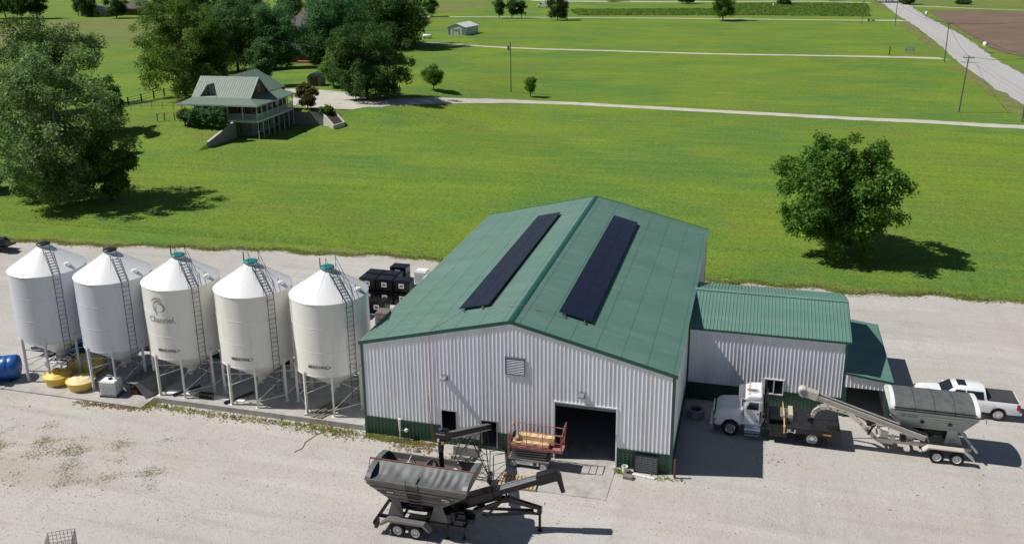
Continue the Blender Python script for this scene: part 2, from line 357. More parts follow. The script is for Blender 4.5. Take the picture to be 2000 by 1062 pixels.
def strip(name, pts, widths, m, off, step=2.0, jit=.12, cols=4, label=None):
    """ribbon of ground lying along a centre line"""
    C = catmull([(p[0], p[1], 0) for p in pts], step); n = len(C); vs = []; fs = []
    ws = np.interp(np.linspace(0, len(pts)-1, n), range(len(pts)), widths)
    for i, c in enumerate(C):
        d = (C[min(i+1, n-1)]-C[max(i-1, 0)]); d.z = 0; d.normalize(); s = Vector((-d.y, d.x, 0))
        for k in range(cols+1):
            o = (k/cols-.5)*ws[i]
            if k in (0, cols): o += random.gauss(0, jit)
            p = c+s*o; vs.append((p.x, p.y, Hf(p.x, p.y)+off))
    for i in range(n-1):
        for k in range(cols):
            a = i*(cols+1)+k; fs.append((a, a+1, a+cols+2, a+cols+1))
    me = bpy.data.meshes.new(name); me.from_pydata(vs, [], fs); me.materials.append(m)
    o = inst(name, me); tag(o, label, kind='structure'); return o
def edge_poly(name, pts, m, off, jit=.25, step=.6, label=None, sub=None):
    """flat ragged polygon of ground"""
    vs = []
    for i, p in enumerate(pts):
        q = pts[(i+1) % len(pts)]; p_, q_ = Vector((p[0], p[1])), Vector((q[0], q[1])); n = max(1, int((q_-p_).length/step))
        st = step if n < 4000 else 1
        for k in range(n):
            c = p_.lerp(q_, k/n); j = jit*(random.random()-.5)*2 if k else 0
            d = (q_-p_).normalized(); vs.append((c.x-d.y*j, c.y+d.x*j, off))
    me = bpy.data.meshes.new(name); bm = bmesh.new(); bv = [bm.verts.new(v) for v in vs]; f = bm.faces.new(bv)
    bmesh.ops.triangulate(bm, faces=[f]); bm.to_mesh(me); bm.free(); me.materials.append(m)
    for v in me.vertices: v.co.z = Hf(v.co.x, v.co.y)+off
    me.update()
    if me.polygons and me.polygons[0].normal.z < 0: me.flip_normals()
    o = inst(name, me); tag(o, label, kind='structure'); return o
edge = [(-130, 24), (-70, 25.6), (-52.2, 26.2), (-40.8, 27.2), (-30.1, 28.8), (-19.5, 29.9), (-9.3, 30.8), (4, 30.9), (18.7, 31.3), (24, 31.0), (27.7, 31.6), (31, 31.2), (35.8, 31.8), (43.6, 32.3), (60, 33), (130, 36)]
ce = catmull([(a, b, 0) for a, b in edge], .7)
ep = []
for c in ce: ep.append((c.x, c.y+.55*math.sin(c.x*.9)*math.sin(c.x*.37)+random.gauss(0, .16)))
edge_poly('gravel_yard', [(-130, -120)]+[(130, -120)]+ep[::-1], M_['gravel'], .012, jit=0, step=9999, label='pale limestone gravel yard around the shop and bins')
# worn strip between gravel and lawn
strip('worn_grass_verge', [(c.x, c.y+.7) for c in ce[::6]], [.9+.6*math.sin(i*1.7) for i in range(len(ce[::6]))], M_['roughgrass'], .006, .7, .22, 2, 'worn brown grass verge along the gravel edge')
# ---- drives
def A2(*q): return [at(*p)[:2] for p in q]
strip('gravel_drive', A2((700, 200), (760, 200), (850, 197), (1000, 198.5), (1100, 202), (1200, 207), (1350, 215), (1500, 223), (1650, 231), (1800, 238), (2000, 249), (2060, 252)), [8, 5.4, 4.0, 3.4, 3.1, 2.9, 2.9, 2.9, 2.9, 3.0, 3.2, 3.4], M_['drive'], .03, 1.5, .12, 6, 'pale limestone drive curving from the farmhouse to the road')
strip('gravel_turnaround', A2((545, 178), (585, 177), (625, 186), (665, 203), (715, 203), (760, 201)), [3, 6, 12, 15, 9, 6], M_['drive'], .045, 1.0, .2, 8, 'pale gravel parking area beside the farmhouse')
strip('far_gravel_drive', A2((770, 81), (860, 85), (1000, 94), (1200, 100), (1400, 106), (1700, 111), (1880, 115.5)), [2.7, 2.7, 2.7, 2.7, 2.7, 3.0, 4.5], M_['drive'], .035, 4, .15, 2, 'straight white gravel drive across the middle field')
strip('farthest_gravel_drive', A2((700, 33), (830, 33), (1000, 34), (1200, 35.5), (1400, 37), (1600, 39.5), (1700, 40.5), (1765, 40.5)), [3.2]*7+[7], M_['drive'], .04, 8, .15, 2, 'thin gravel drive behind the cream garage')
strip('top_gravel_drive', A2((1040, 1.5), (1120, 3), (1250, 4), (1400, 4), (1560, 3), (1700, 6)), [8, 9, 8, 6, 6, 5], M_['drive'], .04, 10, .3, 2, 'gravel lane along the top of the photo')
strip('road_side_lane', A2((1752, 11), (1850, 15), (1920, 18), (2010, 21)), [5, 3.4, 3.2, 3.2], M_['drive'], .06, 8, .15, 2, 'narrow gravel lane behind the ploughed field')
# road, straight along +Y
strip('road_shoulder', [(73.0, 92), (72.4, 140), (73.3, 200), (75.5, 260), (78.0, 330), (82.0, 460), (92.6, 800)], [15.2, 15.0, 15.0, 14.6, 15.5, 14, 13], M_['roughgrass'], .02, 4, .5, 4, 'dry weedy shoulder of the country road')
strip('road', [(73.8, 20), (73.2, 92), (72.8, 130), (73.0, 165), (74.2, 203), (76.6, 250), (79.2, 320), (80.3, 353), (84.2, 480), (95.5, 900)], [9.8, 9.8, 9.8, 9.8, 10.6, 10.6, 12, 11, 9, 9], M_['asphalt'], .05, 5, .28, 2, 'pale chip sealed country road at upper right')
edge_poly('ploughed_field', [tuple(p) for p in A2((1812, 22), (1838, 20), (1900, 21), (2050, 25), (2150, 130), (2000, 109), (1955, 104), (1900, 74), (1850, 45))], M_['field'], .06, .5, 3, 'bare brown ploughed field beyond the road')
edge_poly('pasture', [tuple(p) for p in A2((-40, 38), (250, 38), (430, 38), (430, 60), (265, 84), (180, 95), (90, 105), (-60, 108))], M_['pasture'], .03, .8, 4, 'tan uncut pasture behind the left trees')
edge_poly('pasture', [tuple(p) for p in A2((835, 3), (960, 2), (975, 8), (900, 19), (850, 28), (830, 28))], M_['pasture'], .03, .8, 6, 'tan pasture strip at the top of the photo')
edge_poly('rough_ground', [tuple(p) for p in A2((1770, 2), (2060, 2), (2060, 16), (1900, 14), (1800, 10))], M_['pasture'], .03, .8, 8, 'weedy ground beyond the lane at top right')
# concrete
def slab(name, x0, y0, x1, y1, z, m, label, z0=-.2):
    b = MB(); b.bbox((x0, y0, z0), (x1, y1, z)); o = b.build(name, m); tag(o, label, kind='structure'); return o
slab('concrete_bin_pad', -15.05, .22, -.32, 6.6, .36, [M_['conc']], 'raised concrete pad under the three right bins')
slab('concrete_low_pad', -27.6, -.75, -15.35, 6.4, .10, [M_['conc']], 'low concrete pad under the two left bins')
b = MB(); b.prism([(10.95, -3.45), (15.2, -3.35), (15.25, .6), (11.6, .6)], -.1, .04, 'z')
tag(b.build('concrete_apron', M_['conc']), 'pale concrete apron before the open shop door', kind='structure')
slab('shop_floor', .25, .62, 18.05, 26.7, .05, M_['conc'], 'concrete floor inside the green roofed shop')

# ================================================================== metal siding and roofing
RIB = .2286
def profile(width, ribs_at, rh=.022, w0=.034, w1=.016):
    P = [(0, 0)]
    for c in ribs_at: P += [(c-w0, 0), (c-w1, rh), (c+w1, rh), (c+w0, 0)]
    P.append((width, 0)); return P
def wall_panel(width, zb, zt, openings=(), u0=0.0, rh=.022):
    """ribbed sheet in the local x-z plane (outside is -y); zt is a function of the wall coordinate; openings are (ua,ub,za,zb) in wall coordinates"""
    n = max(1, round(width/RIB)); rib = [width*(k+.5)/n for k in range(n)]
    P = profile(width, rib, rh); xs = [p[0] for p in P]
    extra = []
    for oa, ob, _, _ in openings:
        for e in (oa-u0, ob-u0):
            if 1e-3 < e < width-1e-3: extra.append(e)
    br = sorted(set(xs+extra)); ys = np.interp(br, xs, [p[1] for p in P]); mb = MB()
    for i in range(len(br)-1):
        a, b_ = br[i], br[i+1]
        if b_-a < 1e-5: continue
        ya, yb = -ys[i], -ys[i+1]; mid = u0+(a+b_)/2
        spans = [(zb, None)]
        for oa, ob, za, zc in openings:
            if oa <= mid <= ob:
                new = []
                for s0, s1 in spans:
                    top = zt(mid) if s1 is None else s1
                    if zc <= s0 or za >= top: new.append((s0, s1)); continue
                    if za > s0: new.append((s0, za))
                    if zc < top: new.append((zc, s1))
                spans = new
        for s0, s1 in spans:
            t0 = zt(u0+a) if s1 is None else s1; t1 = zt(u0+b_) if s1 is None else s1
            mb.quad((a, ya, s0), (b_, yb, s0), (b_, yb, t1), (a, ya, t0))
    return mb
def wall_run(parent, name, p0, ang, length, zb, zt, m, openings=(), pw=4*RIB, piece='wall_panel', share=False, label=None):
    """a wall made of sheets side by side; parent > wall > wall_panel"""
    w = bpy.data.objects.new(name, None); COL.objects.link(w); w.parent = parent; w.location = p0; w.rotation_euler = (0, 0, ang)
    if label: w['label'] = label
    u = 0.0; cache = None
    while u < length-.02:
        wd = min(pw, length-u)
        hit = any(oa < u+wd and ob > u for oa, ob, _, _ in openings)
        if share and not hit and abs(wd-pw) < 1e-3 and cache is not None: me = cache
        else:
            mb = wall_panel(wd, zb, zt, openings, u)
            if not mb.v: u += wd; continue
            me = mb.mesh(piece, m)
            if share and not hit and abs(wd-pw) < 1e-3: cache = me
        inst(piece, me, w, (u, 0, 0)); u += wd
    return w
def roof_slope(parent, name, origin, xdir, ydir, run, length, m, pw=4*RIB, rh=.022, count=None):
    """sheets running from the eave (origin) along xdir up the slope; laid side by side along ydir"""
    w = bpy.data.objects.new(name, None); COL.objects.link(w); w.parent = parent
    xd = Vector(xdir).normalized(); yd = Vector(ydir).normalized(); zd = xd.cross(yd)
    if zd.z < 0: zd = -zd
    # local x = along ydir (sheet width), local z = up the slope, local y = inwards (down)
    w.matrix_local = Matrix(((yd.x, -zd.x, xd.x, origin[0]), (yd.y, -zd.y, xd.y, origin[1]), (yd.z, -zd.z, xd.z, origin[2]), (0, 0, 0, 1)))
    n = count or round(length/pw); pw = length/n
    me = wall_panel(pw, 0, lambda u: run, rh=rh).mesh('roof_panel', m)
    for k in range(n): inst('roof_panel', me, w, (k*pw, 0, 0))
    return w

# ================================================================== THE SHOP
W, LN, HE, HR, HS = 18.3, 27.0, 6.0, 8.22, 1.2
shop = thing('metal_shop', 'large white metal shop with green gable roof and open overhead door', 'building')
sl_ = (HR-HE)/(W/2)
ztop = lambda u: HE-.03+sl_*min(u, W-u)
OPEN = [(11.68, 15.17, .04, 3.62), (4.90, 5.78, .55, 2.22), (7.36, 8.24, .25, 1.88)]
wall_run(shop, 'front_wall', (0, 0, 0), 0, W, HS, ztop, M_['siding'], OPEN)
wall_run(shop, 'front_wainscot', (0, -.004, 0), 0, W, 0, lambda u: HS, M_['wains'], OPEN)
wall_run(shop, 'right_wall', (W, 0, 0), PI/2, LN, HS, lambda u: HE, M_['siding'], share=True)
wall_run(shop, 'right_wainscot', (W, 0, 0), PI/2, LN, 0, lambda u: HS, M_['wains'], share=True)
wall_run(shop, 'back_wall', (W, LN, 0), PI, W, 0, ztop, M_['siding'])
wall_run(shop, 'left_wall', (0, LN, 0), -PI/2, LN, 0, lambda u: HE, M_['siding'], share=True)
ov = .16; cs = math.hypot(1, sl_)
run = (W/2+ov)*cs
roof_slope(shop, 'roof', (-ov, -.04, HE-ov*sl_+.05), (1, 0, sl_), (0, 1, 0), run, LN+.08, M_['groof'], count=30, rh=.036)
roof_slope(shop, 'roof', (W+ov, LN+.04, HE-ov*sl_+.05), (-1, 0, sl_), (0, -1, 0), run, LN+.08, M_['groof'], count=30, rh=.036)
for s in (-1, 1):
    b = MB()
    for k in range(7):
        d_ = .5+k*1.42; x = W/2+s*d_; b.box((x, LN/2, HR+.066-d_*sl_), (.022, LN+.02, .008), ry=s*math.atan(sl_))
    b.build('fastener_row', M_['fastener'], shop)['kind'] = 'stuff'
b = MB()
for s in (-1, 1):
    b.prism([(W/2, HR+.10), (W/2+s*.17, HR+.10-.17*sl_), (W/2+s*.17, HR+.075-.17*sl_), (W/2, HR+.075)], -.06, LN+.06)
b.build('ridge_cap', M_['gtrim'], shop)
for yy in (-.068, LN+.03):
    for s in (-1, 1):
        b = MB(); x0, x1 = (W/2, W/2+s*(W/2+ov))
        b.prism([(x0, HR+.095), (x1, HE-ov*sl_+.095), (x1, HE-ov*sl_-.11), (x0, HR-.11)], yy, yy+.035); b.build('rake_trim', M_['gtrim'], shop)
for x, y in ((0, 0), (W, 0), (0, LN), (W, LN)):
    b = MB(); sx = 1 if x == 0 else -1; sy = 1 if y == 0 else -1
    b.bbox((x-sx*.045, y-sy*.04, 0), (x+sx*.12, y-sy*.03, HE-.02)); b.bbox((x-sx*.045, y-sy*.03, 0), (x-sx*.035, y+sy*.12, HE-.02))
    b.build('corner_trim', M_['gtrim'], shop)
b = MB()
for u0, u1 in ((0, 4.9), (5.78, 7.36), (8.24, 11.6), (15.24, W)): b.bbox((u0+.12 if u0 == 0 else u0, -.04, HS-.03), (u1-.12 if u1 == W else u1, -.008, HS+.03))
b.bbox((W+.008, .1, HS-.03), (W+.04, LN-.1, HS+.03))
b.build('wainscot_trim', M_['gtrim'], shop)
b = MB(); b.bbox((W+.0, .0, HE-.02), (W+.15, LN, HE+.01)); b.bbox((-.15, 0, HE-.02), (0, LN, HE+.01)); b.build('soffit', M_['gtrim'], shop)
# door opening: jambs, header, rolled door
b = MB(); b.bbox((11.60, -.05, 0), (11.68, .14, 3.70)); b.bbox((15.17, -.05, 0), (15.25, .14, 3.70)); b.bbox((11.68, -.05, 3.62), (15.17, .14, 3.70)); b.build('door_frame', M_['siding'], shop)
b = MB()
for k in range(3): b.bbox((11.69, .20+k*.012, 3.30+k*.22), (15.16, .24+k*.012, 3.30+k*.22+.2))
b.build('overhead_door', M_['greymetal'], shop)
# the two small openings and the loose sheet leaning by the first
for a, c, z0, z1 in ((4.90, 5.78, .55, 2.22), (7.36, 8.24, .25, 1.88)):
    b = MB(); b.bbox((a-.05, -.045, z0-.05), (a, .05, z1+.05)); b.bbox((c, -.045, z0-.05), (c+.05, .05, z1+.05)); b.bbox((a, -.045, z1), (c, .05, z1+.05))
    b.build('opening_trim', M_['galv'], shop)
b = MB(); b.bbox((5.86, -.09, .62), (7.25, -.05, 1.25)); b.build('wall_sheet', M_['galv'], shop)
b = MB(); b.bbox((5.9, -1.5, 0), (7.2, -.12, .22)); b.prism([(6.0, -1.3, ), (7.6, -1.3), (7.6, -1.25), (6.0, -1.25)], .2, .75, 'z')
tag(b.build('concrete_kerb', M_['conc2']), 'low concrete block against the green wainscot under the auger', 'block')
# louvre
lv = bpy.data.objects.new('gable_vent', None); COL.objects.link(lv); lv.parent = shop
b = MB(); x0, x1, z0, z1 = 8.86, 9.93, 5.08, 6.05
for a, c, d, e in ((x0-.05, x1+.05, z0-.05, z0), (x0-.05, x1+.05, z1, z1+.05), (x0-.05, x0, z0, z1), (x1, x1+.05, z0, z1)): b.bbox((a, -.09, d), (c, -.022, e))
b.build('vent_frame', M_['greymetal'], lv)
b = MB(); b.bbox((x0, -.034, z0), (x1, -.028, z1)); b.build('vent_back', M_['black'], lv)
sl_me = MB().box((0, 0, 0), (x1-x0, .055, .012), rx=.75).mesh('louvre_slat', M_['siding'])
for k in range(10): inst('louvre_slat', sl_me, lv, ((x0+x1)/2, -.06, z0+.05+k*(z1-z0-.07)/9))
# wall lights
def wall_light(x, z, label):
    t = thing('wall_light', label, 'wall light', (x, 0, z), group='wall lights on the shop front')
    b = MB(); b.bbox((-.17, -.14, -.14), (.17, -.02, .18)); b.build('housing', M_['greymetal'], t, bevel=.015)
    b = MB(); b.prism([(-.02, .18), (-.5, .12), (-.5, .0), (-.14, -.02), (-.02, -.06)], -.15, .15, 'x'); b.build('hood', M_['galv'], t, bevel=.01)
    b = MB(); b.bbox((-.12, -.44, -.03), (.12, -.16, -.012)); b.build('lens', M_['white'], t)
wall_light(5.17, 4.33, 'grey box light high on the left part of the shop front')
wall_light(13.25, 4.25, 'grey box light right above the open shop door')
# roof seen panels: solar
def solar_array(side, x_lo, x_hi, y0, y1, n, label):
    xc = (x_lo+x_hi)/2; zc = HE+.05+sl_*min(xc, W-xc)+.20
    tilt = -math.atan(sl_) if side < 0 else math.atan(sl_)
    t = thing('solar_array', label, 'solar panels', (xc, 0, zc), 0, 'solar arrays on the shop roof'); t.rotation_euler = (0, tilt, 0)
    wv = (x_hi-x_lo)*cs/2; ln = (y1-y0)/n
    fr = MB(); g = .006
    b = MB(); b.bbox((g, g, -.018), (wv-g, ln-g, .018)); b.cur = 1
    b.bbox((g+.022, g+.022, .018), (wv-g-.022, ln-g-.022, .0205))
    me = b.mesh('solar_panel', [M_['dark'], M_['solar']])
    for r in (0, 1):
        for k in range(n): inst('solar_panel', me, t, (-wv+r*wv, y0+k*ln, 0))
    b = MB()
    for xx in (-wv*.62, wv*.62): b.bbox((xx-.025, y0-.28, -.075), (xx+.025, y1+.2, -.025))
    b.build('rail', M_['galv'], t)
    b = MB()
    for xx in (-wv*.62, wv*.62):
        for k in range(12): y = y0-.2+k*(y1-y0+.3)/11; b.bbox((xx-.03, y-.03, -.18), (xx+.03, y+.03, -.08))
    b.build('rail_foot', M_['galv'], t)
solar_array(-1, 5.20, 7.06, 2.75, 22.8, 11, 'long blue sheened solar array on the left roof slope')
solar_array(1, 11.30, 13.20, 2.75, 22.9, 11, 'long near black solar array on the right roof slope')
# conduit over the roof and down the wall
b = MB(); rz = lambda x: HE+.05+sl_*min(x, W-x)+.05
b.path([(5.5, 2.6, rz(5.5)+.05), (5.0, 1.6, rz(5.0)), (4.3, .1, rz(4.3)), (4.28, -.10, rz(4.28)-.05), (4.28, -.06, 5.0), (4.28, -.06, 1.4), (4.4, -.08, .05)], .011, 5)
b.path([(6.6, 2.6, rz(6.6)+.02), (8.2, 2.35, rz(8.2)), (9.15, 2.2, rz(9.15)+.07), (10.2, 2.3, rz(10.2)), (11.9, 2.6, rz(11.9)+.05)], .010, 5)
tag(b.build('extension_cord', M_['hose']), 'thin orange cord over the shop ridge and down its front', 'cord')
# vent pipe with meter, guide pole
t = thing('standpipe', 'white plastic standpipe against the green wainscot', 'pipe', (2.3, -.25, 0))
b = MB(); b.tube((0, 0, 0), (0, 0, .55), .035, 8); b.tube((0, 0, .55), (0, 0, 1.42), .05, 8, .09); b.build('pipe', M_['white'], t)
b = MB(); b.lathe([(.001, -.13), (.10, -.09), (.13, 0), (.10, .09), (.001, .13)], 12, (.42, 0, .72)); b.tube((0, 0, .66), (.4, 0, .72), .02); b.build('meter', M_['white'], t, True)
b = MB(); b.tube((4.45, -.35, 0), (4.25, -.12, 1.35), .022, 6); b.tube((4.25, -.12, 1.35), (4.15, -.1, 3.1), .018, 6)
tag(b.build('guide_rod', M_['rust']), 'thin rusty rod leaning against the shop front', 'rod')
b = MB(); b.tube((0, 0, 0), (0, 0, 1.12), .065, 10); b.lathe([(.065, 1.12), (.05, 1.16), (.001, 1.18)], 10)
tag(b.build('bollard', M_['rust'], loc=(18.52, -.32, 0)), 'rusty red bollard standing at the right front shop corner', 'bollard')
# expanded metal gate / radiator leaning on the wainscot
t = thing('mesh_grate', 'dark louvred grate leaning on the wainscot right of the door', 'grate', (16.25, -.28, 0)); t.rotation_euler = (-.12, 0, 0)
b = MB(); b.bbox((0, 0, 0), (1.35, .07, .06)); b.bbox((0, 0, 1.02), (1.35, .07, 1.08)); b.bbox((0, 0, .06), (.06, .07, 1.02)); b.bbox((1.29, 0, .06), (1.35, .07, 1.02)); b.build('frame', M_['dark'], t)
b = MB(); b.bbox((.06, .05, .06), (1.29, .06, 1.02))
for k in range(9): b.bbox((.06, .005, .10+k*.105), (1.29, .045, .13+k*.105))
for k in range(3): b.bbox((.36+k*.31, .0, .06), (.385+k*.31, .05, 1.02))
b.build('slat', M_['greymetal'], t)
t = thing('bucket', 'white plastic bucket at the foot of the green wainscot', 'bucket', (15.78, -.45, .0))
b = MB(); b.lathe([(.001, .01), (.14, .01), (.165, .40), (.178, .40), (.178, .43), (.15, .43), (.13, .03)], 16); b.build('tub', M_['white'], t, True)
b = MB(); b.path([(.17*math.cos(a), .17*math.sin(a)*.3, .40-.16*math.sin(a)) for a in np.linspace(0, PI, 9)], .006, 5); b.build('handle', M_['galv'], t)
b = MB(); b.box((16.05, -.95, .09), (.55, .34, .18), rz=-.1); tag(b.build('crate', M_['oldwood'], bevel=.01), 'small brown box lying near the white bucket', 'box')
b = MB(); b.box((16.85, -.62, .05), (1.25, .16, .05), rz=-.12); tag(b.build('board', M_['white']), 'white board lying on the gravel before the grate', 'board')

# ================================================================== ANNEX
AY0, AY1, AX0, AX1, AE, AR = 9.2, 17.4, 18.32, 27.85, 4.98, 6.02
annex = thing('metal_annex', 'lower white metal annex with green ribbed roof joined to the shop', 'building')
ax_len = AX1-AX0-.02
AW = [(23.20-18.32, 24.28-18.32, 1.02, 1.96)]
wall_run(annex, 'front_wall', (AX0+.02, AY0, 0), 0, ax_len, HS, lambda u: AE, M_['siding'], AW)
wall_run(annex, 'front_wainscot', (AX0+.02, AY0, 0), 0, ax_len, 0, lambda u: HS, M_['wains'], AW)
asl = (AR-AE)/((AY1-AY0)/2)
wall_run(annex, 'end_wall', (AX1, AY0, 0), PI/2, AY1-AY0, 0, lambda u: AE-.03+asl*min(u, AY1-AY0-u), M_['siding'])
wall_run(annex, 'back_wall', (AX1, AY1, 0), PI, ax_len, 0, lambda u: AE, M_['siding'], share=True)
arun = ((AY1-AY0)/2+.08)*math.hypot(1, asl)
roof_slope(annex, 'roof', (AX0+.06, AY0-.08, AE-.08*asl+.05), (0, 1, asl), (1, 0, 0), arun, AX1-AX0+.15, M_['groof'], count=11, rh=.035)
roof_slope(annex, 'roof', (AX1+.21, AY1+.08, AE-.08*asl+.05), (0, -1, asl), (-1, 0, 0), arun, AX1-AX0+.15, M_['groof'], count=11, rh=.035)
yc = (AY0+AY1)/2
b = MB()
for s in (-1, 1): b.prism([(yc, AR+.12), (yc+s*.22, AR+.12-.22*asl), (yc+s*.22, AR+.095-.22*asl), (yc, AR+.095)], AX0+.06, AX1+.24, 'x')
b.build('ridge_cap', M_['groof'], annex)
b = MB()
b.bbox((AX0+.06, AY0-.115, AE-.08*asl-.08), (AX1+.22, AY0-.085, AE-.08*asl+.05))
for s in (-1, 1):
    y1 = yc+s*((AY1-AY0)/2+.10); z1 = AR-((AY1-AY0)/2+.10)*asl
    b.prism([(yc, AR+.10), (y1, z1+.10), (y1, z1-.08), (yc, AR-.08)], AX1+.215, AX1+.245, 'x')
b.build('roof_trim', M_['gtrim'], annex)
b = MB(); b.bbox((AX0+.06, AY0-.085, AE-.08*asl-.06), (AX1+.2, AY0, AE-.08*asl-.04)); b.build('soffit', M_['siding'], annex)
b = MB(); b.bbox((AX0+.1, AY0-.04, HS-.03), (23.14, AY0-.008, HS+.03)); b.bbox((24.34, AY0-.04, HS-.03), (AX1-.1, AY0-.008, HS+.03)); b.bbox((AX1-.1, AY0-.045, 0), (AX1+.045, AY0-.02, AE-.1)); b.bbox((AX1+.03, AY0-.02, 0), (AX1+.045, AY0+.1, AE-.1)); b.bbox((AX0-.0, AY0-.045, 0), (AX0+.1, AY0-.02, AE-.1)); b.build('corner_trim', M_['gtrim'], annex)
wn = bpy.data.objects.new('window', None); COL.objects.link(wn); wn.parent = annex
b = MB(); x0, x1, z0, z1 = 23.20, 24.28, 1.02, 1.96
for a, c, d, e in ((x0-.06, x1+.06, z0-.06, z0), (x0-.06, x1+.06, z1, z1+.06), (x0-.06, x0, z0, z1), (x1, x1+.06, z0, z1), ((x0+x1)/2-.03, (x0+x1)/2+.03, z0, z1)): b.bbox((a, AY0-.07, d), (c, AY0+.03, e))
b.build('window_frame', M_['white'], wn)
for a in (x0, (x0+x1)/2+.03): b = MB(); b.bbox((a, AY0-.01, z0), (a+(x1-x0)/2-.03, AY0, z1)); b.build('pane', M_['glass'], wn)
# lean-to shed
LX1, LY0, LY1, LZ0, LZ1 = 30.45, AY0-.1, 18.2, 2.98, 2.66
lt = thing('lean_to_shed', 'small open lean-to with low green roof beside the annex', 'shed')
lsl = (LZ1-LZ0)/(LX1-AX1)
wall_run(lt, 'end_wall', (LX1, LY0, 0), PI/2, LY1-LY0, 0, lambda u: LZ1-.04, M_['siding'], share=True)
wall_run(lt, 'header', (AX1+.06, LY0, 0), 0, LX1-AX1-.06, 2.05, lambda u: LZ0-.05+lsl*u, M_['siding'])
roof_slope(lt, 'roof', (LX1+.22, LY1+.1, LZ1-.03), (-1, 0, -lsl), (0, -1, 0), (LX1-AX1+.16)*math.hypot(1, lsl), LY1-LY0+.16, M_['groof'], count=10)
b = MB(); b.prism([(AX1+.05, LZ0+.05), (LX1+.24, LZ1+.03), (LX1+.24, LZ1-.1), (AX1+.05, LZ0-.08)], LY0-.09, LY0-.062); b.bbox((LX1+.22, LY0-.06, LZ1-.1), (LX1+.25, LY1+.1, LZ1+.02)); b.build('roof_trim', M_['gtrim'], lt)
b = MB(); b.bbox((LX1-.12, LY0-.02, 0), (LX1+.02, LY0+.12, 2.05)); b.build('post', M_['gtrim'], lt); b = MB(); b.bbox((AX1+.06, LY0-.02, 0), (AX1+.18, LY0+.1, 2.05)); b.build('post', M_['gtrim'], lt)
wall_run(lt, 'back_wall', (LX1, LY1, 0), PI, LX1-AX1, 0, lambda u: LZ1+.0, M_['siding'])

# ================================================================== SILOS
def text_mesh(s, size, bold=0.0, xs=1.0):
    cu = bpy.data.curves.new('t', 'FONT'); cu.body = s; cu.size = size; cu.align_x = 'CENTER'; cu.offset = bold; cu.resolution_u = 3
    o = bpy.data.objects.new('t', cu); COL.objects.link(o); dg = bpy.context.evaluated_depsgraph_get(); dg.update()
    me = bpy.data.meshes.new_from_object(o.evaluated_get(dg)); bpy.data.objects.remove(o); bpy.data.curves.remove(cu)
    for v in me.vertices: v.co.x *= xs
    return me
def subdiv(me, n=1):
    bm = bmesh.new(); bm.from_mesh(me); bmesh.ops.triangulate(bm, faces=bm.faces); bmesh.ops.subdivide_edges(bm, edges=[e for e in bm.edges if e.calc_length() > .25], cuts=n); bm.to_mesh(me); bm.free()
def wrap(me, r, a0, z0):
    subdiv(me)
    for v in me.vertices:
        a = a0+v.co.x/r; z = z0+v.co.y; v.co = Vector((r*math.cos(a), r*math.sin(a), z))
    me.update()
def flat_lettering(s, size, M, m, parent, name='lettering', bold=0.0, xs=1.0):
    me = text_mesh(s, size, bold, xs); me.transform(M); me.materials.clear(); me.materials.append(m); return inst(name, me, parent)
SR, SB, ST, SCONE = 2.42, 3.08, 7.78, 1.42
def arcband(mb, cx, cy, r0, r1, a0, a1, n=14, taper=True):
    for k in range(n):
        t0, t1 = k/n, (k+1)/n; pts = []
        for t in (t0, t1):
            a = a0+(a1-a0)*t; w = (r1-r0)*(math.sin(PI*min(max(t, .04), .96)) if taper else 1)/2; rm = (r0+r1)/2
            pts.append(((cx+(rm-w)*math.cos(a), cy+(rm-w)*math.sin(a), 0), (cx+(rm+w)*math.cos(a), cy+(rm+w)*math.sin(a), 0)))
        mb.quad(pts[0][0], pts[0][1], pts[1][1], pts[1][0])
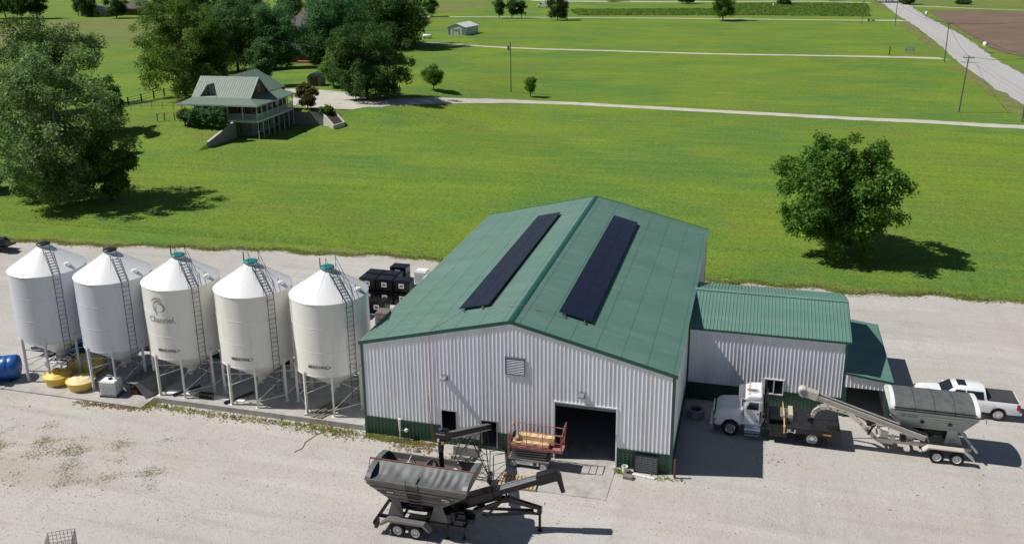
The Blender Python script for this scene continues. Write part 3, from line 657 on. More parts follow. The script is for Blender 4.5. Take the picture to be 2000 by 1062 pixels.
def make_silo(x, y, zb, lidkind, body, label, channel=False, meridian=False, ztop=ST):
    t = thing('grain_bin', label, 'grain bin', (x, y, 0), 0, 'white hopper bins in a row left of the shop')
    sb, st = SB, ztop; n = 64
    b = MB(); b.lathe([(SR, sb), (SR, st-.02), (SR+.03, st+.01), (SR, st+.035)], n)
    b.build('bin_wall', body, t, True)
    for zz in (sb+.02, sb+(st-sb)/3, sb+(st-sb)*2/3):
        m_ = MB(); m_.lathe([(SR, zz-.012), (SR+.009, zz-.008), (SR+.009, zz+.008), (SR, zz+.012)], n); m_.build('wall_seam', body, t)
    b = MB(); b.lathe([(SR+.03, st+.02), (.36, st+SCONE), (.36, st+SCONE+.12), (.33, st+SCONE+.12)], n)
    rf = b.build('bin_roof', M_['siloroof'], t, True)
    m_ = MB()
    for k in range(12):
        a = 2*PI*k/12+.1; m_.bar(((SR-.02)*math.cos(a), (SR-.02)*math.sin(a), st+.045), (.42*math.cos(a), .42*math.sin(a), st+SCONE-.02), .02, .012)
    m_.build('roof_seam', M_['siloroof'], rf)
    b = MB(); b.lathe([(SR-.005, sb+.005), (SR+.012, sb-.05), (SR-.06, sb-.09), (.28, 1.42), (.28, 1.25), (.001, 1.25)], n); b.build('hopper', body, t, True)
    lm = M_['teal'] if lidkind == 'teal' else M_['blacklid']
    b = MB(); zt = st+SCONE+.12
    b.lathe([(.44, zt-.02), (.44, zt+.07), (.40, zt+.10), (.2, zt+.14), (.001, zt+.15)], 28); b.build('lid', lm, t, True)
    b = MB()
    if lidkind == 'teal': b.tube((-.42, -.1, zt-.1), (-.42, -.1, zt+.62), .035, 8)
    else: b.tube((-.40, -.1, zt-.1), (-.40, -.1, zt+.35), .012, 6)
    b.build('lid_handle', M_['dark'], t)
    # ladders: face towards -62 degrees
    a = math.radians(-30 if channel or lidkind == 'teal' else -28)
    a = math.radians(-36)
    rad = Vector((math.cos(a), math.sin(a), 0)); tan = Vector((-math.sin(a), math.cos(a), 0)); hw = .21
    lad = bpy.data.objects.new('ladder', None); COL.objects.link(lad); lad.parent = t
    b = MB(); r0 = SR+.16
    for s in (-1, 1):
        b.bar(rad*r0+tan*hw*s+Vector((0, 0, 1.15)), rad*r0+tan*hw*s+Vector((0, 0, st+.02)), .035, .02)
        for zz in np.arange(sb+.5, st, 1.3): b.bar(rad*SR+tan*hw*s+Vector((0, 0, zz)), rad*r0+tan*hw*s+Vector((0, 0, zz)), .025)
        e0 = rad*(SR+.02)+tan*hw*s+Vector((0, 0, st+.09)); e1 = rad*.62+tan*hw*s+Vector((0, 0, st+SCONE-.05))
        b.bar(e0, e1, .035, .025); b.bar(rad*r0+tan*hw*s+Vector((0, 0, st)), e0, .03)
    b.build('ladder_rail', M_['ladder'], lad)
    b = MB(); b.tube(-tan*hw, tan*hw, .014, 6, cap=False); rm = b.mesh('rung', M_['ladder'])
    for k in range(int((st-1.25)/.31)): inst('rung', rm, lad, rad*r0+Vector((0, 0, 1.3+k*.31)))
    for k in range(9): inst('rung', rm, lad, e0.lerp(e1, (k+.5)/9)-tan*hw)
    if lidkind == 'teal':
        b = MB(); hr_ = []
        for s in (-1, 1):
            p0 = rad*(SR-.05)+tan*(hw+.12)*s+Vector((0, 0, st+.05)); p1 = rad*.5+tan*(hw+.12)*s+Vector((0, 0, st+SCONE+.05))
            up = Vector((0, 0, .75)); b.path([p0, p0+up, p1+up*1.15, p1], .016, 6); b.tube(p0.lerp(p1, .5), p0.lerp(p1, .5)+up*1.05, .012, 6); b.tube(p0+up*.5, p1+up*.6, .012, 6)
        b.build('handrail', M_['ladder'], t)
        q = math.radians(-2); c = Vector((math.cos(q), math.sin(q), 0))*SR*.82; b = MB(); arc = []
        b.lathe([(.001, .08), (.20, .06), (.22, .0), (.22, -.12)], 14, (c.x, c.y, st+.36)); b.tube((c.x, c.y, st+.35), (c.x+.1, c.y-.2, st+.85), .02, 6)
        b.build('roof_vent', M_['siloroof'], t)
    else:
        q = math.radians(-8); c = Vector((math.cos(q), math.sin(q), 0))*SR*.80; b = MB(); b.lathe([(.001, .1), (.17, .07), (.19, .0), (.19, -.12)], 14, (c.x, c.y, st+.4)); b.build('roof_vent', M_['siloroof'], t)
    # legs
    lb = MB(); lb.bbox((-.055, -.075, zb+.02), (.055, -.06, sb+.02)); lb.bbox((-.055, .06, zb+.02), (.055, .075, sb+.02)); lb.bbox((-.01, -.06, zb+.02), (.01, .06, sb+.02)); lb.bbox((-.13, -.13, zb), (.13, .13, zb+.02)); lb.prism([(-.055, sb-.05), (.055, sb-.05), (.15, sb+.3), (-.15, sb+.3)], -.078, -.068)
    lm_ = lb.mesh('leg', body)
    A = [math.radians(-112.5+45*k) for k in range(8)]; rl = SR-.0
    for q in A: inst('leg', lm_, t, (rl*math.cos(q), rl*math.sin(q), 0), (0, 0, q+PI/2))
    b = MB(); P = lambda q, r, z: Vector((r*math.cos(q), r*math.sin(q), z))
    for k in range(8):
        q, q2 = A[k], A[(k+1) % 8]
        if k != 0: b.tube(P(q, rl-.05, zb+.42), P(q2, rl-.05, zb+.42), .03, 6)
        b.tube(P(q, rl-.05, 1.55+.15), P(q, .35, 1.95-.35), .028, 6)
        if k % 2: b.tube(P(q, rl-.05, zb+.45), P(q2, rl-.05, 2.1), .022, 6)
    b.build('brace', body, t)
    b = MB(); b.bbox((-.22, -.3, 1.02), (.26, .3, 1.25)); b.tube((.2, 0, 1.1), (.7, .2, 1.05), .03); b.build('slide_gate', M_['galv'], t)
    aw = math.radians(-89)
    if channel:
        me = text_mesh('Channel.', .56, .006, .98); wrap(me, SR+.014, aw-.02, 5.62); me.materials.clear(); me.materials.append(M_['ink']); inst('lettering', me, t)
        e = MB(); cx, cy = .12, 0
        arcband(e, .14, 0, .26, .40, -2.0, 2.3, 18); arcband(e, .02, .06, .42, .54, .7, 3.0, 16); arcband(e, -.06, .10, .60, .70, .8, 2.75, 16)
        for k in range(4): arcband(e, -.28+.05*k, .12-.13*k, .16, .23, 2.6+.25*k, 5.2, 9)
        arcband(e, .10, .02, .30, .36, 2.3, 3.6, 8)
        me = e.mesh('emblem', M_['ink']); me.transform(Matrix.Diagonal((.86, .86, 1, 1))); wrap(me, SR+.014, aw-.06, 6.62); inst('emblem', me, t)
    if meridian:
        me = text_mesh('MERIDIAN', .27, .006, 1.0); wrap(me, SR+.014, aw+.02, 3.62); me.materials.clear(); me.materials.append(M_['inkblack']); inst('lettering', me, t)
        e = MB(); arcband(e, .62, -.16, .33, .365, .62, 1.5); arcband(e, .62, .34, .33, .365, -2.1, -.62)
        me = e.mesh('emblem', M_['inkblack']); wrap(me, SR+.014, aw+.02, 3.62); inst('emblem', me, t)
    if lidkind == 'teal':
        e = MB(); q = math.radians(-135); e.tube(P(q, SR+.02, sb+.2), P(q, SR+.02, st-.05), .010, 5); e.build('cable', M_['greymetal'], t)
    return t
SILOS = [(-24.25, 2.75, .10, 'black', M_['silog'], 'leftmost hopper bin, grey white with a black lid', 0, 0),
 (-18.95, 2.70, .10, 'black', M_['silog'], 'second bin from the left, grey white with a black lid', 0, 0),
 (-13.90, 2.85, .36, 'teal', M_['silo'], 'middle hopper bin lettered Channel with a teal lid', 1, 1),
 (-8.62, 2.85, .36, 'teal', M_['silo'], 'cream white hopper bin with teal lid, second from the shop', 0, 1),
 (-3.40, 2.99, .36, 'teal', M_['silo'], 'cream white hopper bin with teal lid, next to the shop', 0, 1)]
for x, y, zb, lk, bd, lb_, ch, me_ in SILOS: make_silo(x, y, zb, lk, bd, lb_, bool(ch), bool(me_))
# ================================================================== VEHICLES AND EQUIPMENT
class T:
    """a thing whose parts are modelled in world coordinates"""
    def __init__(s, name, label, cat, loc, group=None):
        s.o = thing(name, label, cat, loc, 0, group); s.l = Vector(loc)
    def p(s, mb, name, m, smooth=False, bevel=0.0, parent=None, label=None):
        o = mb.build(name, m, parent or s.o, smooth, bevel)
        if parent is None: o.location = -s.l
        if label: o['label'] = label
        return o
def wheel(t, c, R, wd, side=-1, rim=None, deep=False, tyre=None, hub=.55, axis='y', name='wheel'):
    """wheel with its axle along y (side -1 shows its face to -y)"""
    w = bpy.data.objects.new(name, None); COL.objects.link(w); w.parent = t.o; w.location = Vector(c)-t.l
    if axis == 'x': w.rotation_euler = (0, 0, PI/2)
    h = wd/2; b = MB()
    b.lathe([(R*hub+.01, -h*.8), (R*.80, -h), (R*.94, -h*.85), (R, -h*.45), (R, h*.45), (R*.94, h*.85), (R*.80, h), (R*hub+.01, h*.8), (R*hub+.01, -h*.8)], 28, axis='y')
    b.build('tyre', tyre or M_['rubber'], w, True)
    b = MB(); rh = R*hub
    d = side*h
    b.lathe([(rh+.02, d*.82), (rh, d*.9), (rh-.02, d*.8), (rh*.86, d*.35), (rh*.5, d*(.30 if not deep else -.1)), (rh*.42, d*.55), (rh*.18, d*.62), (.001, d*.64)], 24, axis='y')
    b.lathe([(rh+.02, -d*.8), (rh*.8, -d*.2), (.001, -d*.2)], 20, axis='y')
    b.build('rim', rim or M_['white'], w, True)
    b = MB()
    for k in range(8):
        a = 2*PI*k/8; b.tube((rh*.66*math.cos(a), d*.34, rh*.66*math.sin(a)), (rh*.66*math.cos(a), d*.42, rh*.66*math.sin(a)), rh*.1, 8)
    b.build('rim_hole', M_['black'], w)
    return w
def hopper_shell(b, x0, x1, y0, y1, zt, bx0, bx1, by0, by1, zb, th=.03):
    def ring(a, c, d, e, z): return [(a, d, z), (c, d, z), (c, e, z), (a, e, z)]
    o = [ring(x0, x1, y0, y1, zt), ring(x0+.04, x1-.04, y0+.02, y1-.02, zt-.28), ring(bx0, bx1, by0, by1, zb)]
    i = [ring(x0+th, x1-th, y0+th, y1-th, zt), ring(x0+.06+th, x1-.06-th, y0+.03+th, y1-.03-th, zt-.28), ring(bx0+th, bx1-th, by0+th, by1-th, zb+.03)]
    for A in (o, i):
        for r in range(2):
            for k in range(4): b.quad(A[r][k], A[r][(k+1) % 4], A[r+1][(k+1) % 4], A[r+1][k])
    for k in range(4): b.quad(o[0][k], o[0][(k+1) % 4], i[0][(k+1) % 4], i[0][k])
    b.quad(*i[2]); b.quad(*o[2])
# ---------------------------------------------------- black seed tender
t = T('seed_tender', 'black and graphite seed tender trailer under the auger spout', 'trailer', (6.5, -7.75, 0))
X0, X1, Y0, Y1, ZT = 4.12, 9.36, -9.02, -6.40, 3.12
b = MB(); hopper_shell(b, X0, X1, Y0, Y1, ZT, 5.18, 7.92, -8.42, -7.1, 1.68); hop = t.p(b, 'hopper', M_['graphite'])
b = MB()   # pressed ribs on the long faces
for y_, s in ((Y0, -1), (Y1, 1)):
    for f, hgt in ((.30, .05), (.52, .06), (.62, .03), (.86, .05)):
        yb = -8.42 if s < 0 else -7.1
        g = (f-.195)/(1-.195); y = y_+(yb-y_)*max(g, 0); xa = X0+.04+(5.18-X0)*max(g, 0); xb = X1-.04+(7.92-X1)*max(g, 0); z = ZT-(ZT-1.68)*f
        b.box(((xa+xb)/2, y+s*.015, z), (xb-xa-.1, .035, hgt))
    b.box(((X0+X1)/2, y_+s*.02, ZT-.02), (X1-X0+.06, .06, .07)); 
t.p(b, 'hopper_rib', M_['graphite'])
b = MB(); b.box((5.9, -8.73, 2.36), (1.9, .012, .05)); b.box((7.9, -8.73, 2.36), (1.0, .012, .05)); t.p(b, 'stripe', M_['navy'])
b = MB(); b.prism([(Y0+.05, ZT), (-8.45, 2.0), (-7.1, 2.0), (Y1-.05, ZT), (-7.0, ZT+.2), (-7.7, ZT+.26), (-7.9, ZT+.16), (-8.9, ZT-.22)], 6.72, 6.76, 'x'); t.p(b, 'divider', M_['graphite'])
for xx, s in ((X0, 1), (X1, -1)):
    b = MB(); pr = [(Y0-.02, ZT-.02)]+[(-7.71+1.33*math.cos(a), ZT+.36*math.sin(a)) for a in np.linspace(PI, 0, 11)]
    b.prism(pr, xx-.02*s, xx+.02*s, 'x')
    top = [(-7.71+1.33*math.cos(a), ZT+.37*math.sin(a)) for a in np.linspace(PI, 0, 11)]
    for p, q in zip(top[:-1], top[1:]): b.quad((xx-.02*s, *p), (xx-.02*s, *q), (xx+.26*s, q[0], q[1]-.02), (xx+.26*s, p[0], p[1]-.02))
    t.p(b, 'end_cap', M_['greymetal'], True)
# rolled tarp bar and the tarp half over the front
b = MB(); b.tube((X0-.25, -7.78, ZT+.40), (X1+.1, -7.78, ZT+.36), .045, 8); b.tube((X0-.25, -7.78, ZT+.40), (X0-.25, -8.3, 2.6), .02, 6); t.p(b, 'tarp_roller', M_['red'] if False else M_['rust'])
b = MB(); nx_, ny_ = 90, 12; vs = []
for i in range(nx_+1):
    for j in range(ny_+1):
        u, v = i/nx_, j/ny_; x = X0+.12+u*(X1-X0-.24); y = -7.80-v*1.20
        z = ZT+.36-.38*v+.02 - .16*math.sin(PI*v) + .030*math.sin(u*70+v*3+2*math.sin(u*9))*math.sin(PI*v)*(1 if u > .62 else .45) + .02*math.sin(u*23-v*5)*math.sin(PI*v)
        if .70 < u < .86 and v > .45: z -= .05*math.sin((u-.70)/.16*PI)*(v-.45)*2
        vs.append((x, y, z))
fs = [(i*(ny_+1)+j, i*(ny_+1)+j+1, (i+1)*(ny_+1)+j+1, (i+1)*(ny_+1)+j) for i in range(nx_) for j in range(ny_)]
b.add(vs, fs); t.p(b, 'tarp', M_['tarp'], True)
for x in (5.55, 8.1): b = MB(); b.lathe([(.001, .05), (.11, .03), (.14, 0)], 14, (x, -6.95, 2.95)); b.tube((x, -6.45, 3.08), (x, -6.95, 2.97), .02); t.p(b, 'hopper_lamp', M_['white'])
b = MB(); b.box((5.5, -6.85, 2.55), (2.0, .05, .04)); b.box((8.1, -6.85, 2.55), (1.6, .05, .04)); t.p(b, 'inner_ledge', M_['galv'])
# ladder on the front
b = MB()
for x in (6.28, 6.92): b.tube((x, -9.12, 3.38), (x, -9.10, 2.85), .02, 6); b.tube((x, -9.10, 2.85), (x, -8.62, 1.62), .02, 6)
for k in range(5): z = 1.75+k*.27; y = -9.10+(2.85-z)/1.23*.48; b.box((6.6, y, z), (.62, .07, .025))
t.p(b, 'ladder', M_['black'])
b = MB(); b.lathe([(.001, 0), (.20, 0)], 20); bd = t.p(b, 'badge', M_['white']); bd.location = Vector((8.22, -8.87, 2.42))-t.l; bd.rotation_euler = (math.radians(117), 0, 0); bd.scale = (1, .75, 1)
Mx = Matrix.Translation(Vector((8.22, -8.875, 2.36))-t.l) @ Matrix.Rotation(math.radians(117), 4, 'X'); flat_lettering('J&M', .17, Mx, M_['navy'], t.o, bold=.004)
Mx = Matrix.Translation(Vector((5.35, -8.87, 2.40))-t.l) @ Matrix.Rotation(math.radians(117), 4, 'X'); flat_lettering('J&M', .2, Mx, M_['white'], t.o, bold=.006)
Mx = Matrix.Translation(Vector((5.95, -8.87, 2.41))-t.l) @ Matrix.Rotation(math.radians(117), 4, 'X'); flat_lettering('SPEEDTENDER', .10, Mx, M_['white'], t.o)
# supports
for xa, xb, ca, cb in ((5.22, 5.62, 4.95, 5.85), (7.45, 7.86, 7.2, 8.2)):
    b = MB()
    for y in (-8.38, -7.14): b.prism([(xa, 1.70), (xb, 1.70), (cb, .78), (ca, .78)], y-.015, y+.015)
    b.quad((xa, -8.38, 1.7), (xa, -7.14, 1.7), (ca, -7.14, .78), (ca, -8.38, .78))
    t.p(b, 'hopper_support', M_['graphite'])
b = MB()
for y in (-8.42, -7.08): b.box((6.75, y, .70), (4.6, .09, .18))
for x in (4.5, 5.7, 7.0, 8.3, 9.0): b.box((x, -7.75, .70), (.09, 1.26, .12))
b.box((4.45, -7.75, .66), (.10, 2.6, .16))
t.p(b, 'chassis', M_['black'])
b = MB(); b.bar((6.2, -7.75, 1.62), (7.4, -7.75, 1.5), .8, .2); b.box((6.8, -7.75, 1.15), (2.6, .5, .3)); b.box((7.3, -8.2, 1.1), (.5, .3, .4)); t.p(b, 'belt_housing', M_['black'])
for y, s in ((-8.88, -1), (-6.62, 1)):
    b = MB(); b.prism([(4.72, .62), (5.2, .98), (7.1, .98), (7.45, .62), (7.40, .60), (7.06, .93), (5.22, .93), (4.78, .58)], y-.19, y+.19); b.prism([(4.72, .62), (5.2, .98), (7.1, .98), (7.45, .62), (7.3, .62), (7.02, .86), (5.25, .86), (4.9, .62)], y+s*.19, y+s*.2); t.p(b, 'fender', M_['graphite'])
    for x in (5.67, 6.62): wheel(t, (x, y, .39), .39, .24, s)
    b = MB(); b.box((4.55, y, .55), (.16, .34, .34)); t.p(b, 'mudguard_step', M_['black'])
b = MB(); b.box((4.40, -8.75, .68), (.03, .16, .1)); t.p(b, 'tail_lamp', M_['redlamp']); b = MB(); b.box((4.40, -6.8, .68), (.03, .16, .1)); t.p(b, 'tail_lamp', M_['redlamp'])
# gooseneck
b = MB()
for s in (-1, 1):
    b.bar((8.2, -7.55+s*.5, .78), (10.55, -7.20+s*.22, 1.80), .10, .18); b.bar((10.45, -7.2+s*.2, 1.80), (11.0, -7.1+s*.16, 1.86), .10, .16)
    b.bar((9.7, -7.30+s*.3, 1.02), (12.1, -6.78+s*.1, 1.12), .09, .13)
    b.bar((10.6, -7.2+s*.2, 1.80), (9.9, -7.28+s*.28, 1.02), .07, .1)
    b.bar((10.9, -7.1+s*.16, 1.84), (12.42, -6.70+s*.06, 1.32), .09, .14)
    b.bar((11.7, -6.9+s*.1, 1.1), (12.42, -6.7, .95), .08)
b.box((12.42, -6.70, 1.2), (.22, .22, .34)); b.tube((12.42, -6.70, 1.1), (12.42, -6.70, .12), .07, 10); b.tube((12.42, -6.70, .12), (12.42, -6.70, .02), .13, 12)
t.p(b, 'gooseneck', M_['black'])
b = MB()
for k in range(5): x = 8.5+k*.42; b.box((x, -8.09+(x-8.2)*.26, .86+(x-8.2)*.43), (.2, .01, .05), ry=-.41)
t.p(b, 'reflector_strip', M_['redlamp'])
b = MB(); b.box((8.75, -7.95, 1.08), (.5, .42, .42)); b.box((8.75, -7.95, 1.34), (.36, .3, .12)); t.p(b, 'engine', M_['black'], bevel=.02); b = MB(); b.tube((8.4, -8.3, 1.0), (8.4, -8.3, 1.5), .14, 12); t.p(b, 'fuel_can', M_['black'], True)
b = MB(); b.tube((9.25, -7.6, 1.25), (9.75, -7.4, 1.55), .09, 10); t.p(b, 'exhaust', M_['black'])
b = MB(); b.box((9.2, -7.9, .92), (.34, .5, .3)); t.p(b, 'battery_box', M_['black'], bevel=.02)
for q_ in ((8.15, -8.52), (8.95, -8.32)): b = MB(); b.tube((q_[0], q_[1], .1), (q_[0], q_[1], .95), .03); b.tube((q_[0], q_[1], .1), (q_[0], q_[1], .04), .09, 10); t.p(b, 'jack_stand', M_['black'])
b = MB(); b.box((8.3, -7.2, 1.2), (.5, .4, .5)); t.p(b, 'hydraulic_box', M_['black'], bevel=.02)
# conveyor
C0, C1 = Vector((8.25, -7.42, 1.38)), Vector((13.0, -6.50, 3.10)); cd = (C1-C0).normalized()
b = MB(); m1 = C0+cd*2.05; b.bar(C0-cd*.2, m1, .62, .50); b.bar(m1, m1+cd*.4, .50, .42); t.p(b, 'conveyor_boot', M_['black'], bevel=.03)
b = MB(); b.bar(m1+cd*.3, C1, .40, .30); cv = t.p(b, 'conveyor_tube', M_['black'])
cvn = Vector((0, 0, 1)); side = cd.cross(Vector((0, 0, 1))).normalized(); upn = side.cross(cd)
b = MB()
for s in (-1, 1): b.bar(m1+cd*.4+side*.2*s+upn*.17, C1-cd*.4+side*.2*s+upn*.17, .06, .03)
t.p(b, 'conveyor_rail', M_['galv'])
b = MB(); b.bar(m1+cd*.4-side*.0+upn*.158, C1-cd*.4+upn*.158, .30, .012); t.p(b, 'conveyor_cover', M_['greymetal'])
b = MB(); b.bar(C1-cd*.75+upn*.04, C1+cd*.18+upn*.04, .54, .50); b.tube(C1+cd*.16-side*.26+upn*.02, C1+cd*.16+side*.26+upn*.02, .25, 16); t.p(b, 'conveyor_hood', M_['black'], bevel=.03)
b = MB(); e = C1+cd*.32; b.tube(e, e+Vector((.10, 0, -.42)), .16, 12, .14); b.tube(e+Vector((.10, 0, -.42)), e+Vector((.26, -.02, -.95)), .14, 12, .11); t.p(b, 'spout', M_['black'])
b = MB(); b.bar(C0+cd*2.3-upn*.3, (10.7, -7.15, 1.85), .09); b.tube(C0+cd*2.6-upn*.2, (10.9, -7.1, 1.85), .05, 8); t.p(b, 'lift_cylinder', M_['black'])
# ---------------------------------------------------- auger from the opening to the tender
t = T('auger_conveyor', 'black wheeled belt auger reaching from shop opening over tender', 'auger', (7.6, -3.2, 0))
G0, G1 = Vector((7.82, .75, 1.20)), Vector((7.36, -6.75, 4.62)); gd = (G1-G0).normalized(); sd_ = gd.cross(Vector((0, 0, 1))).normalized(); un = sd_.cross(gd)
b = MB(); b.bar(G0, G1-gd*.4, .36, .22); t.p(b, 'tube', M_['dark'])
b = MB(); b.bar(G0+un*.14, G1-gd*.4+un*.14, .30, .03); t.p(b, 'belt_cover', M_['greymetal'])
b = MB()
for s in (-1, 1): b.bar(G0+gd*1.0+sd_*.19*s-un*.14, G1-gd*1.2+sd_*.19*s-un*.14, .05, .05); 
b.bar(G0+gd*1.5-un*.14, G1-gd*1.2-un*.14, .12, .10); t.p(b, 'frame_rail', M_['cream'], label='pale tan side rail')
b = MB(); b.bar(G1-gd*.75, G1+gd*.05, .55, .44); b.tube(G1-sd_*.28, G1+sd_*.28, .24, 16); b.box(G1+un*.26-gd*.4, (.34, .3, .2)); t.p(b, 'head', M_['black'], bevel=.03)
b = MB(); b.tube(G1-gd*.45+un*.25-sd_*.05, G1-gd*.45+un*.25+sd_*.34, .12, 12); t.p(b, 'motor', M_['navy'], True)
b = MB(); b.box(G1+gd*.02+un*.0+Vector((-.1, -.22, -.1)), (.12, .02, .16)); t.p(b, 'warning_label', M_['white'])
b = MB(); b.box(G1+Vector((.12, -.24, -.22)), (.13, .02, .16)); t.p(b, 'warning_sticker', M_['amber'])
b = MB(); b.tube(G1+Vector((0, 0, -.1)), G1+Vector((-.02, -.12, -.75)), .17, 14, .14); b.tube(G1+Vector((-.02, -.12, -.75)), G1+Vector((.02, -.12, -1.75)), .13, 14); t.p(b, 'spout', M_['black'])
b = MB(); L_ = lambda p, q, r=.022: b.tube(p, q, r, 6)
ua = G0+gd*4.6-un*.2; ub = G0+gd*2.2-un*.2
wl, wr = Vector((6.45, -3.1, .25)), Vector((8.77, -3.25, .25))
for s, wv_ in ((-1, wl), (1, wr)):
    L_(ua+sd_*.2*s*-1, wv_, .03); L_(ub+sd_*.2*s*-1, wv_, .03)
    L_(ua.lerp(wv_, .5), ub, .02); L_(ub.lerp(wv_, .5), ua, .02)
    L_(wv_, Vector((7.7+s*.3, -.6, .25)), .025); L_(Vector((7.7+s*.3, -.6, .25)), G0+gd*1.1-un*.15, .025); L_(wv_, G0+gd*3.4-un*.2, .018)
L_(wl, wr, .03); L_(ua.lerp(wl, .5), wr, .018); L_(ua.lerp(wr, .5), wl, .018); L_((8.77, -3.3, .3), (9.35, -4.1, .25), .02); L_((8.0, -.6, .25), (8.75, .0, .3))
t.p(b, 'undercarriage', M_['dark'])
for c in (wl, wr): wheel(t, (c.x, c.y, .34), .34, .17, 1, axis='x', rim=M_['galv'])
# ---------------------------------------------------- scissor lift
t = T('scissor_lift', 'faded red scissor lift with kraft wrapped sheets at the shop door', 'lift', (10.5, -1.0, 0))
b = MB(); b.bbox((9.35, -1.38, .22), (11.62, -.62, .52)); t.p(b, 'chassis', M_['greymetal'], bevel=.03)
b = MB(); b.bbox((9.72, -1.40, .24), (11.05, -1.382, .48)); t.p(b, 'side_panel', M_['white'])
b = MB(); b.bbox((10.75, -1.407, .26), (10.95, -1.402, .44)); t.p(b, 'panel_recess', M_['black'])
Mx = Matrix.Translation(Vector((10.28, -1.405, .30))-t.l) @ Matrix.Rotation(PI/2, 4, 'X'); flat_lettering('SKYJACK', .13, Mx, M_['inkblack'], t.o)
b = MB(); b.bbox((9.3, -1.42, .52), (11.68, -.58, .58)); t.p(b, 'chassis_top', M_['galv'])
for x in (9.61, 11.35):
    for y, s in ((-1.38, -1), (-.62, 1)): wheel(t, (x, y, .2), .2, .13, s, tyre=M_['galv'], hub=.45)
b = MB()
for k in range(4):
    z = .64+k*.15
    for y in (-1.34, -.66): b.bar((9.5, y, z), (11.5, y, z+.1), .06, .07); b.bar((9.5, y+.07, z+.1), (11.5, y+.07, z), .06, .07)
    b.tube((9.5, -1.34, z+.05), (9.5, -.6, z+.05), .03); b.tube((11.5, -1.34, z+.05), (11.5, -.6, z+.05), .03)
t.p(b, 'scissor_arm', M_['greymetal'])
b = MB(); b.bbox((9.45, -1.45, 1.24), (11.68, -.55, 1.40)); b.bbox((11.55, -1.42, 1.22), (12.42, -.58, 1.30)); b.bbox((11.55, -1.44, 1.30), (12.42, -1.41, 1.42)); t.p(b, 'platform', M_['red'])
b = MB()
for y in (-1.44, -.56):
    b.tube((9.47, y, 2.38), (12.4, y, 2.33), .022, 6); b.tube((9.47, y, 1.88), (12.4, y, 1.84), .018, 6)
    for x in (9.47, 10.4, 11.3, 12.35): b.tube((x, y, 1.3), (x+.0, y, 2.36), .022, 6)
for x, tp in ((9.47, 2.38), (12.4, 2.75)):
    b.tube((x, -1.44, 2.36), (x, -.56, 2.36), .022, 6); b.tube((x, -1.44, 1.86), (x, -.56, 1.86), .018, 6)
b.tube((12.35, -1.44, 1.3), (12.48, -1.44, 2.75), .022, 6); b.tube((12.35, -.56, 1.3), (12.48, -.56, 2.75), .022, 6); b.tube((12.48, -1.44, 2.75), (12.48, -.56, 2.75), .03, 6)
b.bar((9.30, -1.38, .3), (9.30, -1.38, 2.0), .05); b.bar((9.30, -1.1, .3), (9.30, -1.1, 2.0), .05)
for k in range(5): b.tube((9.30, -1.38, .45+k*.33), (9.30, -1.1, .45+k*.33), .015)
t.p(b, 'guard_rail', M_['red'])
b = MB(); b.box((9.62, -1.1, 1.95), (.14, .3, .3)); b.path([(9.62, -1.1, 2.1), (9.75, -1.25, 2.5), (9.9, -1.3, 2.7)], .012); t.p(b, 'control_box', M_['dark'])
for zz, dx, lab in ((0, 0, 'lower kraft paper wrapped sheet bundle on the scissor lift platform'), (.34, .25, 'upper kraft paper wrapped bundle on the lift, against the far rail')):
    b = MB(); n = 14; vs = []
    y0 = -1.36 if zz == 0 else -.98; hh = .16 if zz == 0 else .42
    for i in range(n+1):
        x = 9.56+dx+i*2.05/n; w_ = .02*math.sin(i*2.1); 
        for (yy, z) in ((y0, 1.41), (y0+.01, 1.41+hh+w_), (-.62, 1.41+hh+.03+w_*1.5), (-.60, 1.41)): vs.append((x+.015*math.sin(z*20), yy, z))
    b.add(vs, [(i*4+k, i*4+(k+1) % 4, i*4+4+(k+1) % 4, i*4+4+k) for i in range(n) for k in range(4)]+[(0, 1, 2, 3), (n*4+3, n*4+2, n*4+1, n*4)])
    o = b.build('wrapped_bundle', M_['kraft']); tag(o, lab, 'bundle', 'kraft wrapped bundles on the lift')
# ---------------------------------------------------- pallets
def make_pallet(label, m, loc, rz, L=1.25, Wd=1.1, n=9, group=None, cat='pallet'):
    t = thing('pallet', label, cat, loc, rz, group)
    bm_ = MB().box((0, 0, 0), (L/n*.66, Wd, .022)).mesh('deck_board', m)
    for k in range(n): inst('deck_board', bm_, t, (-L/2+L/n*(k+.5), 0, .125))
    for k in (0, n//2, n-1): inst('deck_board', bm_, t, (-L/2+L/n*(k+.5), 0, .012))
    sm = MB().box((0, 0, 0), (L, .045, .09)).mesh('stringer', m)
    for y in (-Wd/2+.025, 0, Wd/2-.025): inst('stringer', sm, t, (0, y, .068))
    return t
pal = make_pallet('new pine pallet lying on gravel before the scissor lift', M_['wood'], (10.32, -2.95, .01), .06, 2.15, 1.25, 11)
